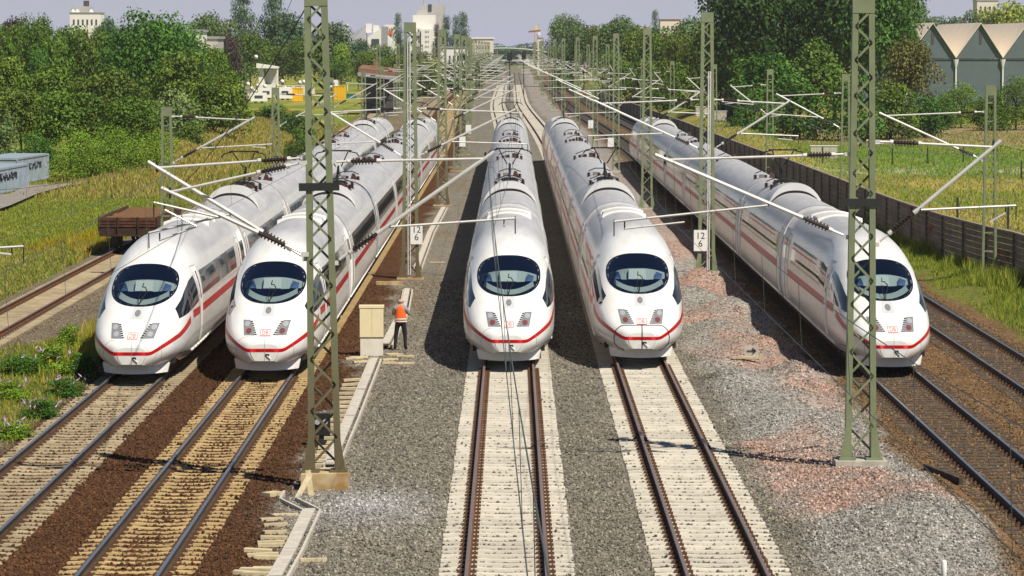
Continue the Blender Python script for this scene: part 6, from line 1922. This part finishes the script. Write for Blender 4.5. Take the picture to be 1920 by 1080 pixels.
# yard on the left: caravans, yellow containers, dishes, crates
def caravan(px0, px1, top, bot, d, lab, col='white_plain'):
    x0, x1, z1 = px_box(px0, px1, top, d); z0 = PD(0, bot, d).z
    t = thing('caravan', lab, 'caravan', ((x0 + x1) / 2, d, z0), 0, 'caravans and containers in the left yard'); w = (x1 - x0) / 2; h = z1 - z0
    q = MB(); q.hexa([(-w, 0, .2 * h), (w, 0, .2 * h), (w, 2.2, .2 * h), (-w, 2.2, .2 * h), (-w * .94, .1, h), (w * .9, .1, h), (w * .9, 2.1, h), (-w * .94, 2.1, h)]); q.build('body', M[col], t)
    q = MB(); q.box(-w * .5, w * .5, -.03, .04, .5 * h, .75 * h); q.build('window', M['win'], t)
    q = MB()
    for xx in (-.4, .4): q.lathe((xx * w, .1, .2 * h), (xx * w, .3, .2 * h), [(0, .3), (1, .3)], 10)
    q.build('wheels', M['ink'], t)
    return t
caravan(470, 500, 174, 194, 620, 'small white caravan at the left end of the yard')
caravan(486, 512, 165, 188, 650, 'white caravan with grey window before the hut post')
caravan(522, 547, 164, 190, 640, 'white caravan with a long window left of the yellow box')
caravan(432, 474, 176, 188, 655, 'low cream caravan row under the white dishes', 'bcream')
caravan(607, 634, 150, 168, 700, 'white van-like body behind the yellow container')
def yard_box(px0, px1, top, bot, d, lab, col):
    x0, x1, z1 = px_box(px0, px1, top, d); z0 = PD(0, bot, d).z
    t = thing('yard_container', lab, 'container', ((x0 + x1) / 2, d, z0), 0, 'caravans and containers in the left yard'); w = (x1 - x0) / 2; h = z1 - z0
    q = MB(); n = 8
    for i in range(n): q.box(-w + 2 * w * i / n, -w + 2 * w * (i + .9) / n, 0 if i % 2 else .06, 2.4, .08, h - .1)
    q.build('walls', M[col], t)
    q = MB(); q.box(-w - .03, w + .03, -.04, 2.44, h - .099, h); q.box(-w - .03, w + .03, -.04, 2.44, 0, .079); q.build('frame', M[col], t)
yard_box(548, 567, 165, 190, 642, 'yellow container left of the near mast in the yard', 'yellow')
yard_box(625, 648, 161, 187, 660, 'larger yellow container right of the near mast', 'yellow')
yard_box(683, 702, 167, 183, 690, 'orange-yellow container by the shed', 'yellow')
yard_box(646, 668, 176, 186, 668, 'low green box beside the yellow container', 'green_paint')
yard_box(428, 475, 167, 178, 672, 'long grey-roofed shack under the white dishes', 'roof_grey')
yard_box(520, 590, 160, 176, 690, 'low cluttered shack roof behind the yellow box', 'bcream')
yard_box(787, 811, 129, 158, 920, 'pale grey-green crate on the left of two by the second mast', 'grey_crate') if False else None
M['crate'] = mat('crate_grey_green', (.48, .53, .46), .7, noise=.1, nscale=1)
yard_box(787, 811, 129, 158, 920, 'pale grey-green crate left of two beyond the trains', 'crate')
yard_box(813, 834, 129, 158, 922, 'pale grey-green crate right of two beyond the trains', 'crate')
q = MB(); q.lathe((0, 0, 0), (0, -.16, .04), [(0, .05), (.4, .28), (1, .40)], 14, 0); q.tube((0, .02, -.6), (0, .02, .02), .035, 5); DISH = q.mesh('dish', M['white_plain'], True)
for (px, py) in ((453, 162), (465, 158), (472, 166), (483, 161), (497, 162), (529, 153), (562, 155), (570, 154), (556, 171), (478, 171), (535, 166), (542, 167), (480, 107)):
    p = PD(px, py, 668); o = link('satellite_dish', DISH, None, tuple(p)); dsh = globals().get('dsh', -1) + 1; tag(o, f'small round white dish on the shacks of the left yard, {ORD[dsh]} listed' if False else ['white dish highest at the left end of the shacks', 'white dish second at the left end of the shacks', 'lower white dish before the left shack', 'white dish right above the left shack roof', 'white dish above the small white caravan', 'white dish just left of the yellow container', 'white dish above the yellow container, left of a pair', 'white dish above the yellow container, right of a pair', 'white dish on the yellow container face', 'white dish low on the left shack front', 'white dish above the long-windowed caravan, left of a pair', 'white dish above the long-windowed caravan, right of a pair', 'lone white dish high above the hut roof'][dsh], 'dish', 'white dishes in the left yard')

# ------------------------------------------------------------------ far end of the line
d = 1120.0
br = thing('arch_bridge', 'faint pale arched bridge spanning the tracks at the far end', 'bridge', (0, 0, 0))
q = MB(); A, B, T = PD(818, 112, d), PD(1092, 118, d), PD(950, 90, d)
pts = []
for i in range(25):
    t = i / 24; x_ = A.x + (B.x - A.x) * t; z_ = A.z + (B.z - A.z) * t + (T.z - A.z + .4) * 4 * t * (1 - t); pts.append((x_, d, z_))
q.path(pts, .28, 6); q.build('arch', M['bridge'], br)
q = MB(); q.box(A.x, B.x, d - .2, d + 5, A.z - .5, A.z); q.build('deck', M['bridge'], br)
for i in range(2, 23, 2): q = MB(); q.tube((pts[i][0], d, A.z), pts[i], .08, 4); q.build('hanger', M['bridge'], br)
for x_ in (A.x, B.x): q = MB(); q.box(x_ - 1, x_ + 1, d, d + 4, -1, A.z - .51); q.build('pier', M['concrete'], br)
for (px, py, d, lab) in ((955.5, 112, 640, 'black signal head above the vanishing middle track'), (982, 110, 700, 'black signal head right of the vanishing tracks'), (708, 105, 760, 'dark signal head left of the second mast'), (875, 116, 720, 'dark signal below the cream block'), (867, 112, 700, 'dark slim signal left of the cream block')):
    p = PD(px, py, d); t = thing('railway_signal', lab, 'signal', (p.x, p.y, -.2)); h = p.z + .2
    q = MB(); q.tube((0, 0, 0), (0, 0, h), .09, 6); q.build('post', M['mast_dark'], t)
    q = MB(); q.box(-.45, .45, -.2, -.1, h - .2, h + 1.3); q.build('signal_head', M['ink'], t)
    for k in range(2): q = MB(); q.lathe((0, -.2, h + .25 + .6 * k), (0, -.3, h + .25 + .6 * k), [(0, .14), (1, .14)], 8); q.build('lamp', M['win'], t)
cr = thing('tower_crane', 'orange tower crane on the horizon right of the tracks', 'crane', (0, 0, 0))
d = 1250.0; p = PD(1005.5, 60, d); q = MB()
for sx in (-.6, .6): q.bar((p.x + sx, d, -1), (p.x + sx, d, p.z), .3, .3, 0, (0, 1, 0))
z_ = 0
while z_ < p.z - 1.4: q.bar((p.x - .6, d, z_), (p.x + .6, d, z_ + 1.3), .15, .15, 0, (0, 1, 0)); z_ += 1.4
q.build('tower', M['crane'], cr)
q = MB(); q.bar((p.x - 2.6, d, p.z + .1), (p.x + 1.6, d - 3, p.z + .5), .5, .6); q.build('jib', M['crane'], cr)
q = MB(); q.box(p.x + .5, p.x + 1.5, d - .6, d + .6, p.z - 1.2, p.z + .0); q.build('counterweight', M['white_plain'], cr)
q = MB(); q.hexa([(p.x - .5, d - .4, p.z + .7), (p.x + .5, d - .4, p.z + .7), (p.x + .5, d + .4, p.z + .7), (p.x - .5, d + .4, p.z + .7), (p.x - .1, d - .1, p.z + 2.6), (p.x + .1, d - .1, p.z + 2.6), (p.x + .1, d + .1, p.z + 2.6), (p.x - .1, d + .1, p.z + 2.6)]); q.build('cab_mast', M['yellow'], cr)
# lamp post on the left skyline
p = PD(651, 48, 800); t = thing('lamp_post', 'thin pale lamp post left of the gabled house', 'lamp post', (p.x, p.y, -.5)); q = MB(); q.tube((0, 0, 0), (0, 0, p.z), .12, 6); q.build('post', M['white_plain'], t); q = MB(); q.lathe((0, 0, p.z), (0, 0, p.z + 1), [(0, .2), (.5, .5), (1, .2)], 8); q.build('lamp_head', M['bgrey'], t)

# ------------------------------------------------------------------ air
hz_b = MB(); hz_b.box(-1400, 1400, -60, 2600, -2.0, 72)
m = bpy.data.materials.new('haze_air'); m.use_nodes = True
n, l = m.node_tree.nodes, m.node_tree.links
n.remove(n['Principled BSDF'])
pv = n.new('ShaderNodeVolumePrincipled'); pv.inputs['Color'].default_value = (.93, .95, 1, 1); pv.inputs['Density'].default_value = HAZE; pv.inputs['Anisotropy'].default_value = .2
l.new(pv.outputs[0], n['Material Output'].inputs['Volume'])
if HAZE > 0:
    hz = hz_b.build('haze', m); tag(hz, kind='stuff')
